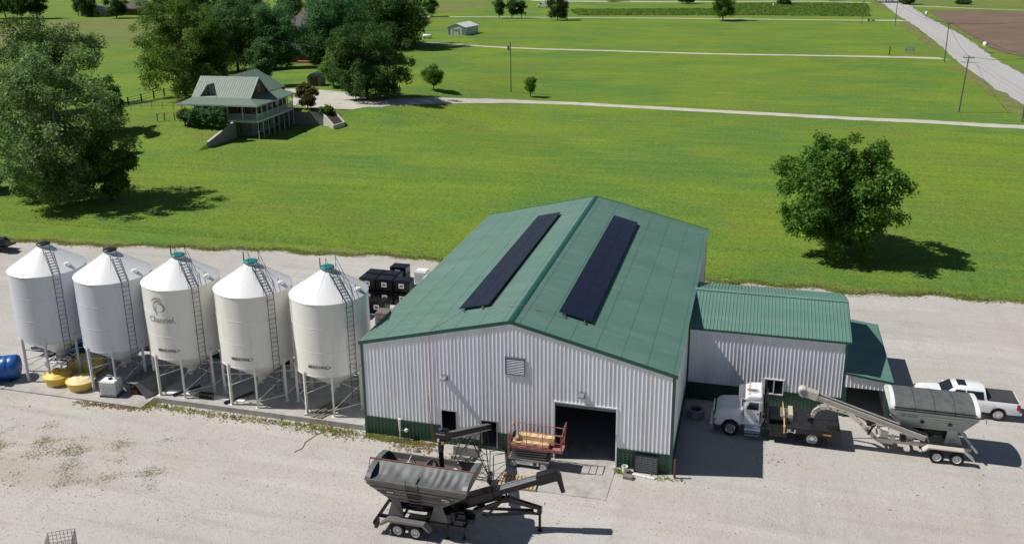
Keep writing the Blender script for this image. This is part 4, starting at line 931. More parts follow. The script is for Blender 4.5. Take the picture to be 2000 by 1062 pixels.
# ---------------------------------------------------- day-cab truck with flat bed
t = T('flatbed_truck', 'white day-cab truck with black flat bed by the annex', 'truck', (24, 6.0, 0))
y0, y1 = 4.92, 7.08
b = MB(); P = [(20.35, .62), (20.28, 1.05), (20.42, 1.55), (20.75, 1.72), (21.85, 1.84), (21.95, 1.0), (21.85, .70), (21.72, .85), (21.55, 1.02), (21.28, 1.08), (21.02, 1.02), (20.84, .86), (20.76, .62)]
b.prism(P, y0+.14, y1-.14); t.p(b, 'hood', M_['wpaint'], bevel=.07)
b = MB(); b.bbox((21.86, y0+.14, .85), (23.05, y1-.14, 1.86)); 
b.prism([(21.86, 1.80), (22.10, 2.45), (22.22, 2.62), (22.95, 2.70), (23.06, 2.62), (23.08, .95), (21.95, .95)], y0+.14, y1-.14)
t.p(b, 'cab', M_['wpaint'], bevel=.06)
b = MB(); b.prism([(21.96, 2.50), (22.25, 2.74), (22.95, 2.80), (23.02, 2.70), (22.9, 2.60), (22.1, 2.44)], y0+.12, y1-.12); t.p(b, 'cab_roof', M_['wpaint'], bevel=.04)
b = MB(); b.prism([(21.845, 1.88), (22.045, 2.42), (22.055, 2.42), (21.855, 1.88)], y0+.26, y1-.26); t.p(b, 'windscreen', M_['glass'])
for s, yy in ((-1, y0+.128), (1, y1-.128)):
    d = bpy.data.objects.new('door', None); COL.objects.link(d); d.parent = t.o; d.location = -t.l
    b = MB(); b.prism([(22.02, 1.0), (22.0, 1.86), (22.22, 2.44), (22.90, 2.44), (22.92, 1.0)], yy-.012, yy+.012); b.build('door_skin', M_['wpaint'], d)
    b = MB(); b.prism([(22.14, 1.90), (22.30, 2.36), (22.82, 2.36), (22.82, 1.90)], yy-.018, yy+.018); b.build('door_window', M_['glass'], d)
    b = MB(); b.box((22.80, yy+s*.03, 1.68), (.14, .03, .04)); b.box((22.78, yy+s*.016, 1.18), (.08, .01, .1)); b.build('handle', M_['dark'], d)
b = MB()
for yy in (y0+.15, y0+.5): pass
for yy in (y0+.35, y0+.85, y0+1.15, y0+1.45, y1-.35): b.box((22.25, yy, 2.80), (.14, .05, .05))
t.p(b, 'roof_marker_lamp', M_['amber'])
b = MB(); b.tube((22.1, y0+.75, 2.86), (22.75, y0+.75, 2.88), .04, 8, .06); b.tube((22.15, y0+.60, 2.86), (22.6, y0+.60, 2.87), .035, 8, .05); t.p(b, 'air_horn', M_['chrome'])
b = MB(); b.prism([(21.92, 2.46), (22.0, 2.62), (21.66, 2.52), (21.64, 2.46)], y0+.2, y1-.2); t.p(b, 'sun_visor', M_['chrome'])
for yy in (y0-.02, y1+.02): b = MB(); b.box((21.98, yy, 2.15), (.06, .2, .42)); b.tube((22.0, yy, 2.4), (22.1, (yy+ (y0+.14 if yy < 6 else y1-.14))/2, 2.42), .015); t.p(b, 'mirror', M_['chrome'])
b = MB(); b.bbox((20.22, y0+.35, .85), (20.30, y1-.35, 1.5)); t.p(b, 'grille', M_['chrome'])
b = MB(); b.bbox((20.08, y0+.06, .38), (20.26, y1-.06, .68)); t.p(b, 'bumper', M_['chrome'], bevel=.03)
for yy in (y0+.22, y1-.22): b = MB(); b.box((20.36, yy, 1.0), (.16, .26, .2)); t.p(b, 'headlight', M_['chrome'], bevel=.04)
for yy in (y0+.1, y1-.1):
    b = MB(); b.tube((23.22, yy+(.1 if yy < 6 else -.1), .8), (23.22, yy+(.1 if yy < 6 else -.1), 2.95), .06, 10); t.p(b, 'exhaust_stack', M_['dark'])
b = MB(); b.tube((22.1, y0+.22, .58), (23.0, y0+.22, .58), .26, 20); t.p(b, 'fuel_tank', M_['chrome'], True)
for z, dy in ((.32, -.05), (.62, .03)):
    b = MB(); b.box((22.55, y0+dy, z), (.85, .2, .04)); t.p(b, 'step', M_['chrome'])
b = MB(); b.bbox((22.0, y0+.35, .25), (27.4, y0+.5, .9)) if False else None
for yy in (5.5, 6.5): b.box((23.9, yy, .78), (7.0, .1, .22))
b.box((21.28, 6, .5), (.16, 1.8, .14)); b.box((25.93, 6, .5), (.2, 1.6, .2)); t.p(b, 'chassis', M_['black'])
b = MB(); b.bbox((23.38, 4.78, 1.02), (27.42, 7.22, 1.16)); b.bbox((23.38, 4.76, .86), (27.42, 4.80, 1.13)); b.bbox((23.38, 7.20, .86), (27.42, 7.24, 1.13)); b.bbox((27.40, 4.78, .82), (27.46, 7.22, 1.15)); t.p(b, 'flat_bed', M_['black'], label='scuffed black steel deck')
b = MB(); b.bbox((23.30, 4.85, 1.0), (23.38, 7.15, 2.35)); 
t.p(b, 'headache_rack', M_['black'])
b = MB(); b.bbox((23.5, 4.82, .45), (24.5, 5.3, .86)); t.p(b, 'toolbox', M_['black']); b = MB(); b.bbox((26.75, 4.8, .55), (27.3, 5.1, .85)); t.p(b, 'toolbox', M_['black'])
b = MB(); b.bbox((26.5, 4.755, .93), (26.95, 4.765, 1.0)); b.bbox((27.43+.03, 5.0, .9), (27.475, 5.2, 1.0)); t.p(b, 'marker_lamp', M_['amber'])
Mx = Matrix.Translation(Vector((24.75, 4.752, .90))-t.l) @ Matrix.Rotation(PI/2, 4, 'X'); flat_lettering('JL.J', .26, Mx, M_['white'], t.o, bold=.008, xs=1.6)
for x, R in ((21.28, .50), ):
    for yy, s in ((y0+.22, -1), (y1-.22, 1)): wheel(t, (x, yy, R), R, .28, s, rim=M_['chrome'])
for yy, s in ((5.05, -1), (5.40, -1), (6.95, 1), (6.60, 1)): wheel(t, (25.93, yy, .50), .50, .26, s, rim=M_['chrome'], deep=abs(yy-6) > .9)
b = MB(); b.bbox((27.0, 4.95, .2), (27.03, 5.5, .85)); t.p(b, 'mudflap', M_['rubber']); b = MB(); b.bbox((27.0, 6.5, .2), (27.03, 7.05, .85)); t.p(b, 'mudflap', M_['rubber'])
# load on the bed
t2 = T('board_stack', 'stack of weathered boards strapped down behind the truck cab', 'boards', (24.0, 6.1, 1.16))
bm_ = MB().box((0, 0, 0), (.95, .135, .05)).mesh('board', M_['oldwood'])
for l in range(5):
    for k in range(8): inst('board', bm_, t2.o, (0+random.uniform(-.02, .02), -.55+k*.15, .04+l*.055))
t2 = T('pale_block_row', 'row of pale yellow wood blocks beside the boards on the truck bed', 'blocks', (24.68, 6.15, 1.16))
bm_ = MB().box((0, 0, 0), (.26, .10, .18)).mesh('wood_block', M_['paleblock'])
for k in range(10): inst('wood_block', bm_, t2.o, (random.uniform(-.01, .01), -.52+k*.115, .32))
bm_ = MB().box((0, 0, 0), (.30, 1.2, .22)).build('base_block', M_['oldwood'], t2.o, loc=(0, 0, .11))
b = MB(); b.bar((24.25, 7.2, 1.55), (24.28, 6.0, 1.62), .05, .012); b.bar((24.28, 6.0, 1.62), (24.30, 5.3, 1.55), .06, .012); b.bar((24.30, 5.3, 1.55), (24.34, 4.80, 1.18), .06, .012); b.bar((24.34, 4.75, 1.2), (24.34, 4.74, .78), .09, .02, up=(0, 1, 0)); b.box((24.34, 4.80, 1.18), (.12, .12, .12))
tag(b.build('ratchet_strap', M_['strap']), 'yellow ratchet strap over the boards on the truck bed', 'strap')
# ---------------------------------------------------- white tender
t = T('grain_tender', 'silver grey seed tender with black arched tarp and long conveyor', 'trailer', (32, 6.3, 0))
X0, X1, Y0, Y1, ZT = 29.95, 34.62, 5.10, 7.72, 2.98
b = MB(); hopper_shell(b, X0, X1, Y0, Y1, ZT, 30.85, 33.95, 5.62, 7.2, 1.70); t.p(b, 'hopper', M_['tendergrey'])
b = MB()
for f, hg in ((.24, .05), (.40, .05), (.54, .05), (.97, .07)):
    g = (f-.195)/.805; y = Y0+(5.62-Y0)*g; xa = X0+.04+(30.85-X0)*g; xb = X1-.04+(33.95-X1)*g
    b.box(((xa+xb)/2, y-.012, ZT-1.28*f), (xb-xa-.06, .03, hg))
b.bar((30.0, 5.05, 2.6), (30.9, 5.55, 1.66), .09, .05); b.box((32.4, 5.40, 2.0), (.05, .03, .3)); t.p(b, 'hopper_rib', M_['tendergrey'])
for xx, s in ((X0, 1), (X1, -1)):
    b = MB(); ar = [(6.41+1.34*math.cos(a), ZT+.50*math.sin(a)) for a in np.linspace(PI, 0, 15)]
    b.prism([(Y0-.03, ZT-.08)]+ar+[(Y1+.03, ZT-.08)], xx-.02*s, xx+.02*s, 'x')
    for p, q in zip(ar[:-1], ar[1:]): b.quad((xx-.02*s, *p), (xx-.02*s, *q), (xx+.30*s, *q), (xx+.30*s, *p))
    t.p(b, 'end_cap', M_['white'])
b = MB(); nn = 24; m = 14; vs = []
for i in range(nn+1):
    x = X0+.26+(X1-X0-.52)*i/nn; sag = .015*math.sin(i/nn*PI*4)**2
    for j in range(m+1):
        a = PI-PI*j/m; vs.append((x, 6.41+1.355*math.cos(a), ZT+(.515-sag)*math.sin(a)+.0))
b.add(vs, [(i*(m+1)+j, i*(m+1)+j+1, (i+1)*(m+1)+j+1, (i+1)*(m+1)+j) for i in range(nn) for j in range(m)]); t.p(b, 'tarp', M_['tarp'], True)
b = MB(); b.tube((X0+.2, Y0-.06, ZT-.02), (X1+.15, Y0-.06, ZT-.04), .035, 8); b.tube((X0+.2, Y0-.02, ZT+.12), (X1-.2, Y0-.02, ZT+.12), .02, 6); b.path([(X1+.15, Y0-.06, ZT-.04), (X1+.3, Y0-.1, ZT-.05), (X1+.3, Y0-.1, ZT-.3)], .015)
for k in range(1, 4): 
    x = X0+.26+(X1-X0-.52)*k/4
    b.path([(x, 6.41+1.37*math.cos(a), ZT+.525*math.sin(a)) for a in np.linspace(PI, 0, 13)], .012, 5)
t.p(b, 'tarp_bow', M_['dark'])
for x in (31.75, 33.2):
    b = MB(); b.lathe([(.001, .0), (.10, .01), (.12, .03), (.12, -.02)], 16); o = t.p(b, 'inspection_port', M_['black']); o.location = Vector((x, 5.325, 2.22))-t.l; o.rotation_euler = (math.radians(117), 0, 0)
Mx = Matrix.Translation(Vector((31.0, 5.10, 2.58))-t.l) @ Matrix.Rotation(math.radians(117), 4, 'X'); flat_lettering('SEED TENDER', .14, Mx, M_['inkblack'], t.o, bold=.003)
for xa, xb, ca, cb in ((33.2, 33.62, 33.1, 34.1), (31.0, 31.4, 30.7, 31.5)):
    for y in (5.66, 7.16): b = MB(); b.prism([(xa, 1.72), (xb, 1.72), (cb, .78), (ca, .78)], y-.02, y+.02); t.p(b, 'hopper_support', M_['tendergrey'])
b = MB()
b.quad((33.62, 5.66, 1.72), (33.62, 7.16, 1.72), (34.1, 7.16, .78), (34.1, 5.66, .78)); t.p(b, 'support_plate', M_['tendergrey'])
b = MB(); b.bar((33.9, 5.6, 1.7), (34.75, 5.2, .75), .12, .10); t.p(b, 'rear_strut', M_['tendergrey'])
b = MB()
for y in (5.52, 7.28): b.box((32.0, y, .70), (5.0, .10, .20))
for x in (29.6, 31, 32.4, 33.8, 34.5): b.box((x, 6.4, .70), (.09, 1.66, .12))
t.p(b, 'chassis', M_['cream'])
b = MB(); b.box((32.3, 6.4, 1.35), (2.4, .7, .5)); b.box((31.7, 5.9, 1.1), (.6, .4, .5)); t.p(b, 'belt_housing', M_['dark'])
for y, s in ((4.92, -1), (7.88, 1)):
    b = MB(); b.prism([(31.85, .72), (32.15, .98), (34.0, .98), (34.55, .50), (34.6, .42), (34.5, .42), (33.95, .91), (32.18, .91), (31.93, .68)], y-.2, y+.2); t.p(b, 'fender', M_['cream'])
    for x in (32.64, 33.68): wheel(t, (x, y-.02*-s, .39), .39, .24, s)
# gooseneck arch
gp_ = [(30.4, .62), (29.55, .66), (28.35, 1.68), (27.9, 1.98), (26.75, 2.12), (26.35, 2.02), (26.05, 1.75), (25.95, 1.45)]
b = MB(); yy_ = [5.5, 5.5, 5.72, 5.85, 6.0, 6.02, 6.05, 6.05]; yz_ = [7.2, 7.1, 6.7, 6.5, 6.22, 6.18, 6.12, 6.10]
for Y in (yy_, yz_):
    for k in range(len(gp_)-1): b.bar((gp_[k][0], Y[k], gp_[k][1]), (gp_[k+1][0], Y[k+1], gp_[k+1][1]), .08, .24, up=(0, 0, 1) if k < 5 else (1, 0, 0))
b.box((25.95, 6.08, 1.45), (.16, .2, .2)); t.p(b, 'gooseneck', M_['cream'])
b = MB()
for k in range(6): 
    a, c_ = [(29.4, .80), (29.0, 1.14), (28.6, 1.48), (27.7, 2.02), (27.3, 2.06), (26.9, 2.10)][k]; b.box((a, 5.50+(29.4-a)*.2 if k < 3 else 5.85+(27.9-a)*.12, c_), (.16, .09, .05), ry=(.70 if k < 3 else .12))
t.p(b, 'gooseneck_slot', M_['rust'])
b = MB(); b.tube((25.95, 6.08, 1.45), (25.95, 6.08, 1.18), .06, 10); b.box((25.85, 6.08, 1.22), (.3, .2, .1)); t.p(b, 'coupler', M_['black'])
D0, D1 = Vector((32.0, 5.33, 1.28)), Vector((25.22, 5.02, 3.47)); dd = (D1-D0).normalized(); ds = dd.cross(Vector((0, 0, 1))).normalized(); du = ds.cross(dd)
b = MB(); b.bar(D0, D1, .34, .24); t.p(b, 'conveyor_tube', M_['cream'])
b = MB()
for s in (-1, 1): b.bar(D0+ds*.19*s+du*.12, D1+ds*.19*s+du*.12, .06, .07); b.bar(D0+ds*.19*s-du*.13, D1+ds*.19*s-du*.13, .05, .05)
t.p(b, 'conveyor_rail', M_['cream'])
b = MB(); b.bar(D0+du*.122, D1+du*.122, .22, .012); t.p(b, 'conveyor_belt', M_['dark'])
b = MB(); b.tube(D1-ds*.25, D1+ds*.25, .27, 20); b.bar(D1-dd*.8+du*.03, D1, .50, .44); t.p(b, 'conveyor_head', M_['cream'], True)
b = MB(); b.lathe([(.001, -.01), (.17, -.01), (.17, .02)], 18, (D1.x, D1.y-.262, D1.z), axis='y'); t.p(b, 'head_bearing', M_['greymetal'])
b = MB(); b.box((29.9, 5.8, 1.0), (.42, .5, .5)); t.p(b, 'hydraulic_tank', M_['cream'])
b = MB(); b.tube((30.35, 5.5, .75), (30.35, 5.5, 1.1), .15, 12, .07); t.p(b, 'fuel_jug', M_['white'])
b = MB(); b.box((29.2, 6.2, 1.5), (.5, .6, .5)); b.box((28.85, 6.2, 1.75), (.6, .3, .3)); t.p(b, 'engine', M_['dark'], bevel=.03)
b = MB(); b.tube((29.4, 5.5, 1.9), (29.0, 5.4, 1.0), .06); t.p(b, 'lift_cylinder', M_['dark'])
b = MB(); b.box((30.9, 5.6, .95), (.3, .5, .3)); t.p(b, 'battery_box', M_['dark'], bevel=.02)
b = MB(); b.bar((29.0, 5.6, 1.3), (29.6, 5.2, 2.1), .06); b.bar((29.3, 6.6, 1.1), (29.2, 5.2, 2.15), .06); t.p(b, 'conveyor_cradle', M_['cream'])
# ---------------------------------------------------- pickup
t = T('pickup_truck', 'white crew cab pickup with sunroof and grey bed cover', 'pickup', (35.3, 11.75, 0))
y0, y1 = 10.82, 12.72; yc_ = (y0+y1)/2
def section_body(xs, prof):
    """loft of cross sections: prof(x) -> list of (y offset from centre, z) for one half"""
    b = MB(); rows = []
    for x in xs:
        h = prof(x); rows.append([(x, yc_-a, z) for a, z in h]+[(x, yc_+a, z) for a, z in h[::-1]])
    n = len(rows[0]); vs = [v for r in rows for v in r]
    fs = [(i*n+k, i*n+(k+1) % n, (i+1)*n+(k+1) % n, (i+1)*n+k) for i in range(len(rows)-1) for k in range(n)]
    fs += [tuple(range(n)), tuple(range(len(vs)-1, len(vs)-n-1, -1))]; return b.add(vs, fs)
def pb(x):
    hz = float(np.interp(x, [32.42, 32.5, 32.75, 33.8, 34.0, 38.2], [1.0, 1.10, 1.20, 1.28, 1.24, 1.24])); hw = float(np.interp(x, [32.42, 32.55, 32.9, 37.9, 38.2], [.80, .90, .95, .95, .92]))
    lo = .48
    for wx in (33.42, 37.05):
        d = abs(x-wx)
        if d < .46: lo = max(lo, .40+math.sqrt(max(.46**2-d*d, 0))*1.0)
    return [(.0, lo), (hw-.04, lo), (hw, lo+.04), (hw+.02, max(.85, lo+.06)), (hw-.01, hz-.12), (hw-.07, hz), (0, hz+.03)]
xs = sorted(list(np.linspace(32.42, 38.2, 24))+[33.42+d for d in (-.46, -.40, -.28, -.14, 0, .14, .28, .40, .46)]+[37.05+d for d in (-.46, -.40, -.28, -.14, 0, .14, .28, .40, .46)])
t.p(section_body(xs, pb), 'body', M_['wpaint'], True)
def pcab(x):
    z = float(np.interp(x, [33.75, 34.45, 34.9, 36.0, 36.25, 36.38], [1.26, 1.80, 1.90, 1.90, 1.84, 1.27])); hw = float(np.interp(z, [1.26, 1.9], [.86, .66]))
    return [(0, 1.2), (.88, 1.2), (.88, 1.26), (hw+.02, max(z-.10, 1.27)), (hw-.10, z-.01), (0, z+.02)]
t.p(section_body([33.75, 33.95, 34.2, 34.45, 34.65, 34.9, 35.4, 36.0, 36.25, 36.34, 36.38], pcab), 'cab', M_['wpaint'], True)
b = MB(); b.quad((33.86, yc_-.74, 1.35), (33.86, yc_+.74, 1.35), (34.43, yc_+.60, 1.79), (34.43, yc_-.60, 1.79)); 
for q in ((33.86, 1.35), (34.43, 1.79)): pass
o = t.p(b, 'windscreen', M_['glass']); o.location.z += .022; o.location.x -= .012
for s in (-1, 1):
    for xa, xb, ta, tb, nm in ((34.12, 35.12, 34.62, 35.12, 'front_window'), (35.20, 36.18, 35.20, 36.12, 'rear_window')):
        yb_, yt_ = yc_+s*.872, yc_+s*.70
        b = MB(); b.prism([(0, 0), (1, 0), (1, 1), (0, 1)], 0, .01) if False else b.quad((xa, yb_, 1.30), (xb, yb_, 1.30), (tb, yt_, 1.74), (ta, yt_, 1.74)); o = t.p(b, 'side_window', M_['glass']); o.location.y += s*.02
b = MB(); b.bbox((34.72, yc_-.38, 1.915), (35.22, yc_+.38, 1.94)); t.p(b, 'sunroof', M_['glass'])
b = MB(); b.quad((36.37, yc_-.70, 1.35), (36.37, yc_+.70, 1.35), (36.29, yc_+.60, 1.72), (36.29, yc_-.60, 1.72)); o = t.p(b, 'rear_screen', M_['glass']); o.location.x += .015
b = MB(); b.bbox((36.44, yc_-.86, 1.26), (38.12, yc_+.86, 1.31)); t.p(b, 'bed_cover', M_['bedcover'], bevel=.02)
b = MB(); b.bbox((36.40, yc_-.84, 1.20), (36.46, yc_+.84, 1.34)); t.p(b, 'bulkhead', M_['black']); b = MB(); b.bbox((32.38, yc_-.70, .72), (32.44, yc_+.70, 1.02)); t.p(b, 'grille', M_['black'])
b = MB(); b.bbox((38.18, yc_-.93, .50), (38.36, yc_+.93, .70)); t.p(b, 'bumper', M_['chrome'], bevel=.03); b = MB(); b.bbox((32.30, yc_-.88, .48), (32.46, yc_+.88, .68)); t.p(b, 'bumper', M_['chrome'], bevel=.03)
for s in (-1, 1):
    b = MB(); b.box((38.12, yc_+s*.93, 1.02), (.2, .09, .36)); t.p(b, 'tail_lamp', M_['redlamp'], bevel=.02)
    b = MB(); b.box((32.52, yc_+s*.80, .98), (.14, .26, .16)); t.p(b, 'headlight', M_['glass'], bevel=.02)
    b = MB(); b.box((34.15, yc_+s*1.04, 1.36), (.14, .18, .18)); t.p(b, 'mirror', M_['wpaint'], bevel=.03)
    b = MB(); b.box((35.6, yc_+s*.965, 1.08), (.18, .02, .03)); b.box((34.75, yc_+s*.965, 1.08), (.18, .02, .03)); t.p(b, 'handle', M_['chrome'])
    for x in (33.42, 37.05):
        wheel(t, (x, yc_+s*.83, .41), .41, .27, s, rim=M_['chrome'], hub=.64)
        b = MB(); pts = [(x+.47*math.cos(a), .42+.47*math.sin(a)) for a in np.linspace(0, PI, 13)]; pi_ = [(x+.425*math.cos(a), .42+.425*math.sin(a)) for a in np.linspace(PI, 0, 13)]
        b.prism(pts+pi_, yc_+s*.93, yc_+s*.98); t.p(b, 'wheel_arch', M_['black'])
# ---------------------------------------------------- under and around the bins
def poly_tank(label, loc, L, R, rz, cat='tank'):
    t = thing('poly_tank', label, cat, loc, rz, 'blue poly tanks')
    b = MB(); b.lathe([(.001, -L/2-.12), (R*.6, -L/2-.09), (R*.93, -L/2), (R, -L/2+.1)]+[v for k in range(5) for v in ((R, -L/2+.15+k*(L-.3)/5), (R*.975, -L/2+.19+k*(L-.3)/5), (R, -L/2+.23+k*(L-.3)/5))]+[(R, L/2-.1), (R*.93, L/2), (R*.6, L/2+.09), (.001, L/2+.12)], 30, (0, 0, R+.05), axis='x'); b.build('shell', M_['blue'], t, True)
    b = MB(); b.lathe([(.16, 0), (.16, .07), (.001, .09)], 16, (0, 0, 2*R+.04)); b.build('cap', M_['blue'], t, True)
    for x_ in (-L*.3, L*.3): b = MB(); b.box((x_, 0, .08), (.12, R*1.5, .16)); b.build('cradle', M_['dark'], t)
    return t
poly_tank('blue cylindrical tank lying on the pad left of the first bin', (-27.25, .30, .1), 2.4, .82, .50)
t = T('pump_stand', 'small dark pump and hoses before the blue tank at the left edge', 'pump', (-27.0, -.55, .1))
b = MB(); b.tube((-27.0, -.5, .1), (-27.0, -.5, 1.3), .03); b.tube((-26.75, -.5, .1), (-26.75, -.5, 1.2), .03); b.box((-26.9, -.5, 1.25), (.4, .3, .25)); b.path([(-26.9, -.5, 1.2), (-26.6, -.8, .7), (-26.5, -.9, .12), (-27.6, -1.2, .05)], .03); t.p(b, 'stand', M_['black'])
# trailer with tank behind silo 1
t = T('tank_trailer', 'dark flat trailer behind the leftmost bin carrying a blue tank', 'trailer', (-25.2, 5.0, .1))
b = MB(); b.bbox((-28.0, 4.0, .62), (-22.6, 6.2, .74)); b.bbox((-28.05, 3.97, .5), (-22.6, 4.03, .8)); t.p(b, 'deck', M_['navy'])
b = MB()
for y in (4.4, 5.8): b.box((-25, y, .52), (5.6, .1, .16))
t.p(b, 'frame', M_['dark'])
for x in (-25.6, -24.7):
    for y, s in ((3.85, -1), (6.35, 1)): wheel(t, (x, y, .38), .38, .2, s)
poly_tank('blue tank on the trailer behind the leftmost bin', (-25.4, 5.1, .74), 1.9, .6, .1)
t = T('sled', 'white steel skid frame on the pad under the leftmost bin', 'skid', (-24.2, 3.0, .1))
b = MB()
for y in (2.6, 3.4): b.bar((-25.6, y, .55), (-23.0, y, .55), .1); b.bar((-25.6, y, .15), (-23.0, y, .15), .1)
for x in (-25.6, -24.3, -23.0): b.bar((x, 2.6, .12), (x, 2.6, .6), .08); b.bar((x, 3.4, .12), (x, 3.4, .6), .08); b.bar((x, 2.6, .55), (x, 3.4, .55), .08)
t.p(b, 'frame', M_['white'])
t = T('yellow_hopper_box', 'ochre metal box bin between the two left silos', 'box bin', (-22.3, 3.0, .1))
b = MB(); b.prism([(-23.2, .2), (-23.3, 1.05), (-21.5, 1.05), (-21.3, .2)], 2.0, 3.6); t.p(b, 'shell', M_['yellow'], bevel=.03)
b = MB(); b.prism([(-22.9, 1.06), (-22.2, 1.28), (-21.7, 1.06)], 2.1, 3.5); t.p(b, 'lid', M_['palecream'])
t = T('orange_box', 'small orange crate behind the leftmost bin', 'crate', (-21.2, 5.2, .1))
b = MB(); b.bbox((-21.8, 4.9, .1), (-20.8, 5.6, .75)); t.p(b, 'body', mat('orange_paint', (.80, .36, .05), .5), bevel=.03)
def seed_tub(label, loc, R, h, lumpy, m1, seed):
    t = thing('round_tub', label, 'tub', loc, 0, 'round yellow tubs under the left bins'); rr = random.Random(seed)
    b = MB(); b.lathe([(.001, .0), (R*.80, .0), (R*.86, .03), (R, h-.06), (R*1.04, h-.05), (R*1.04, h), (R*.95, h), (R*.93, h-.08)], 36); b.build('tub', m1, t, True)
    b = MB(); n, m = 36, 8; vs = [(0, 0, h+.05+(.22 if lumpy else .10))]
    for j in range(1, m+1):
        for k in range(n):
            r = R*.95*j/m; a = 2*PI*k/n; z = h-.02+(.34 if lumpy else .16)*(1-(j/m)**2)
            z += (.07*math.sin(3*a+j*1.3+seed)+.05*math.sin(5*a-j*.9)) * (1-j/m)*(1.6 if lumpy else .3)
            if not lumpy: z += .07*math.exp(-((j/m-.62)/.12)**2)*(.6+.5*math.sin(a+.6))
            vs.append((r*math.cos(a), r*math.sin(a), z))
    fs = [(0, 1+k, 1+(k+1) % n) for k in range(n)]+[(1+(j-1)*n+k, 1+(j-1)*n+(k+1) % n, 1+j*n+(k+1) % n, 1+j*n+k) for j in range(1, m) for k in range(n)]
    b.add(vs, fs); b.build('tarp_cover', M_['palecream'] if not lumpy else M_['yellow'], t, True); return t
seed_tub('bright yellow round tub with a heaped cover, left of its neighbour', (-23.10, .90, .1), .88, .62, True, M_['yellow'], 2)
seed_tub('pale yellow round tub with ringed cover near the pad edge', (-21.05, .70, .1), .92, .60, False, M_['yellow'], 5)
# IBC tote
def ibc(label, loc, rz, empty=False, group=None):
    t = thing('ibc_tote', label, 'tote', loc, rz, group)
    a, b2, h = 1.2, 1.0, 1.0
    if not empty:
        b = MB(); b.box((0, 0, .14+h/2-.02), (a-.06, b2-.06, h-.04)); b.build('bottle', M_['white'], t, bevel=.06)
        b = MB(); b.lathe([(.14, h+.12), (.14, h+.17), (.001, h+.18)], 14); b.build('cap', M_['black'], t, True)
        b = MB(); b.box((0, 0, .06), (a, b2, .10)); b.box((-.5, 0, .0+.02), (.1, b2, .12)); b.build('pallet_base', M_['navy'], t)
    b = MB(); r = .011
    for z in np.linspace(.15, h+.12, 6):
        b.path([(-a/2, -b2/2, z), (a/2, -b2/2, z), (a/2, b2/2, z), (-a/2, b2/2, z), (-a/2, -b2/2, z)], r, 4)
    for k in range(8):
        x = -a/2+a*k/7
        for y in (-b2/2, b2/2): b.tube((x, y, .14), (x, y, h+.12), r, 4)
    for k in range(7):
        y = -b2/2+b2*k/6
        for x in (-a/2, a/2): b.tube((x, y, .14), (x, y, h+.12), r, 4)
    b.build('cage', M_['galv'] if not empty else M_['ladder'], t); return t
ibc('white caged tote with navy base under the second bin', (-18.35, .35, .1), .12)
ibc('empty wire cage at the bottom left of the gravel', (-9.55, -14.45, 0), .55, True)
# folded sheet cover
t = T('steel_cover', 'grey folded steel cover propped between the second and middle bins', 'cover', (-16.2, 1.8, .1))
b = MB(); th = .02
for (p, q) in (((-17.75, .80), (-16.15, 1.12)), ): pass
A_, B_, C_, D_ = (-17.55, .55, 1.0), (-16.55, .45, 1.0), (-15.75, 2.3, 1.42), (-16.9, 2.5, 1.42)
E_, F_ = (-15.72, .28, .12), (-14.95, 2.1, .42)
b.quad(A_, B_, C_, D_); b.quad((A_[0], A_[1], A_[2]-th), (B_[0], B_[1], B_[2]-th), (C_[0], C_[1], C_[2]-th), (D_[0], D_[1], D_[2]-th)); b.quad(B_, E_, F_, C_); b.quad((B_[0]-th, B_[1], B_[2]-th), (E_[0]-th, E_[1], E_[2]), (F_[0]-th, F_[1], F_[2]), (C_[0]-th, C_[1], C_[2]-th)); b.quad(A_, (A_[0], A_[1], A_[2]-th), (B_[0], B_[1], B_[2]-th), B_); b.quad(B_, (B_[0]-th, B_[1], B_[2]-th), (E_[0]-th, E_[1], E_[2]), E_)
t.p(b, 'sheet', M_['greymetal'])
for q_, h_ in (((-17.4, 1.0), 1.0), ((-16.9, 2.3), 1.4), ((-16.5, .8), .95)): b = MB(); b.bar((*q_, .1), (*q_, h_), .06); t.p(b, 'prop', M_['rust'])
b = MB(); b.box((-16.9, .9, .3), (.5, .5, .35)); t.p(b, 'base_box', M_['rust'], bevel=.02)
# things on the raised pad
t = T('wire_coil', 'black ribbed coil lying on the pad before the middle bin', 'coil', (-11.6, .95, .36))
b = MB()
for k in range(9): b.lathe([(.17, -.03), (.21, 0), (.17, .03), (.13, 0), (.17, -.03)], 16, (-12.05+k*.105, .95, .58), axis='x')
t.p(b, 'coil', M_['rubber'], True)
def plank_pile(label, pts, m, name='plank', cat='planks'):
    t = T(name+'_pile', label, cat, (pts[0][0][0], pts[0][0][1], .36))
    for p, q, w_ in pts: b = MB(); b.bar(p, q, w_, .04); t.p(b, name, m)
random.seed(5)
plank_pile('pale loose boards lying on the pad under the bin beside the shop', [((-4.35+k*.17+random.uniform(-.05, .05), .35+random.uniform(-.05, .12), .38+.03*(k % 3)), (-3.55+k*.17+random.uniform(-.1, .1), 2.2+random.uniform(-.3, .3), .40+.03*(k % 3)), .10) for k in range(8)], M_['oldwood'])
plank_pile('thin pale strips on the pad before the fourth bin', [((-8.9+k*.16, .75+random.uniform(-.1, .1), .38), (-8.2+k*.16, 1.9+random.uniform(-.2, .2), .39), .08) for k in range(5)], M_['blockcap'], 'strip', 'strips')
for (p, q, lb_) in (((-13.9, .62, .47), (-12.9, 2.2, .47), 'black round tube on the pad under the middle bin'), ((-10.05, .50, .47), (-9.0, 2.3, .47), 'black round tube on the pad left of the fourth bin')):
    b = MB(); b.tube(p, q, .085, 10); tag(b.build('drain_tube', M_['black']), lb_, 'tube', 'black tubes on the pad')
b = MB(); b.box((-13.6, 1.15, .39), (2.0, .5, .03), rz=.05); tag(b.build('white_sheet', M_['white']), 'white sheet lying on the pad under the middle bin', 'sheet')
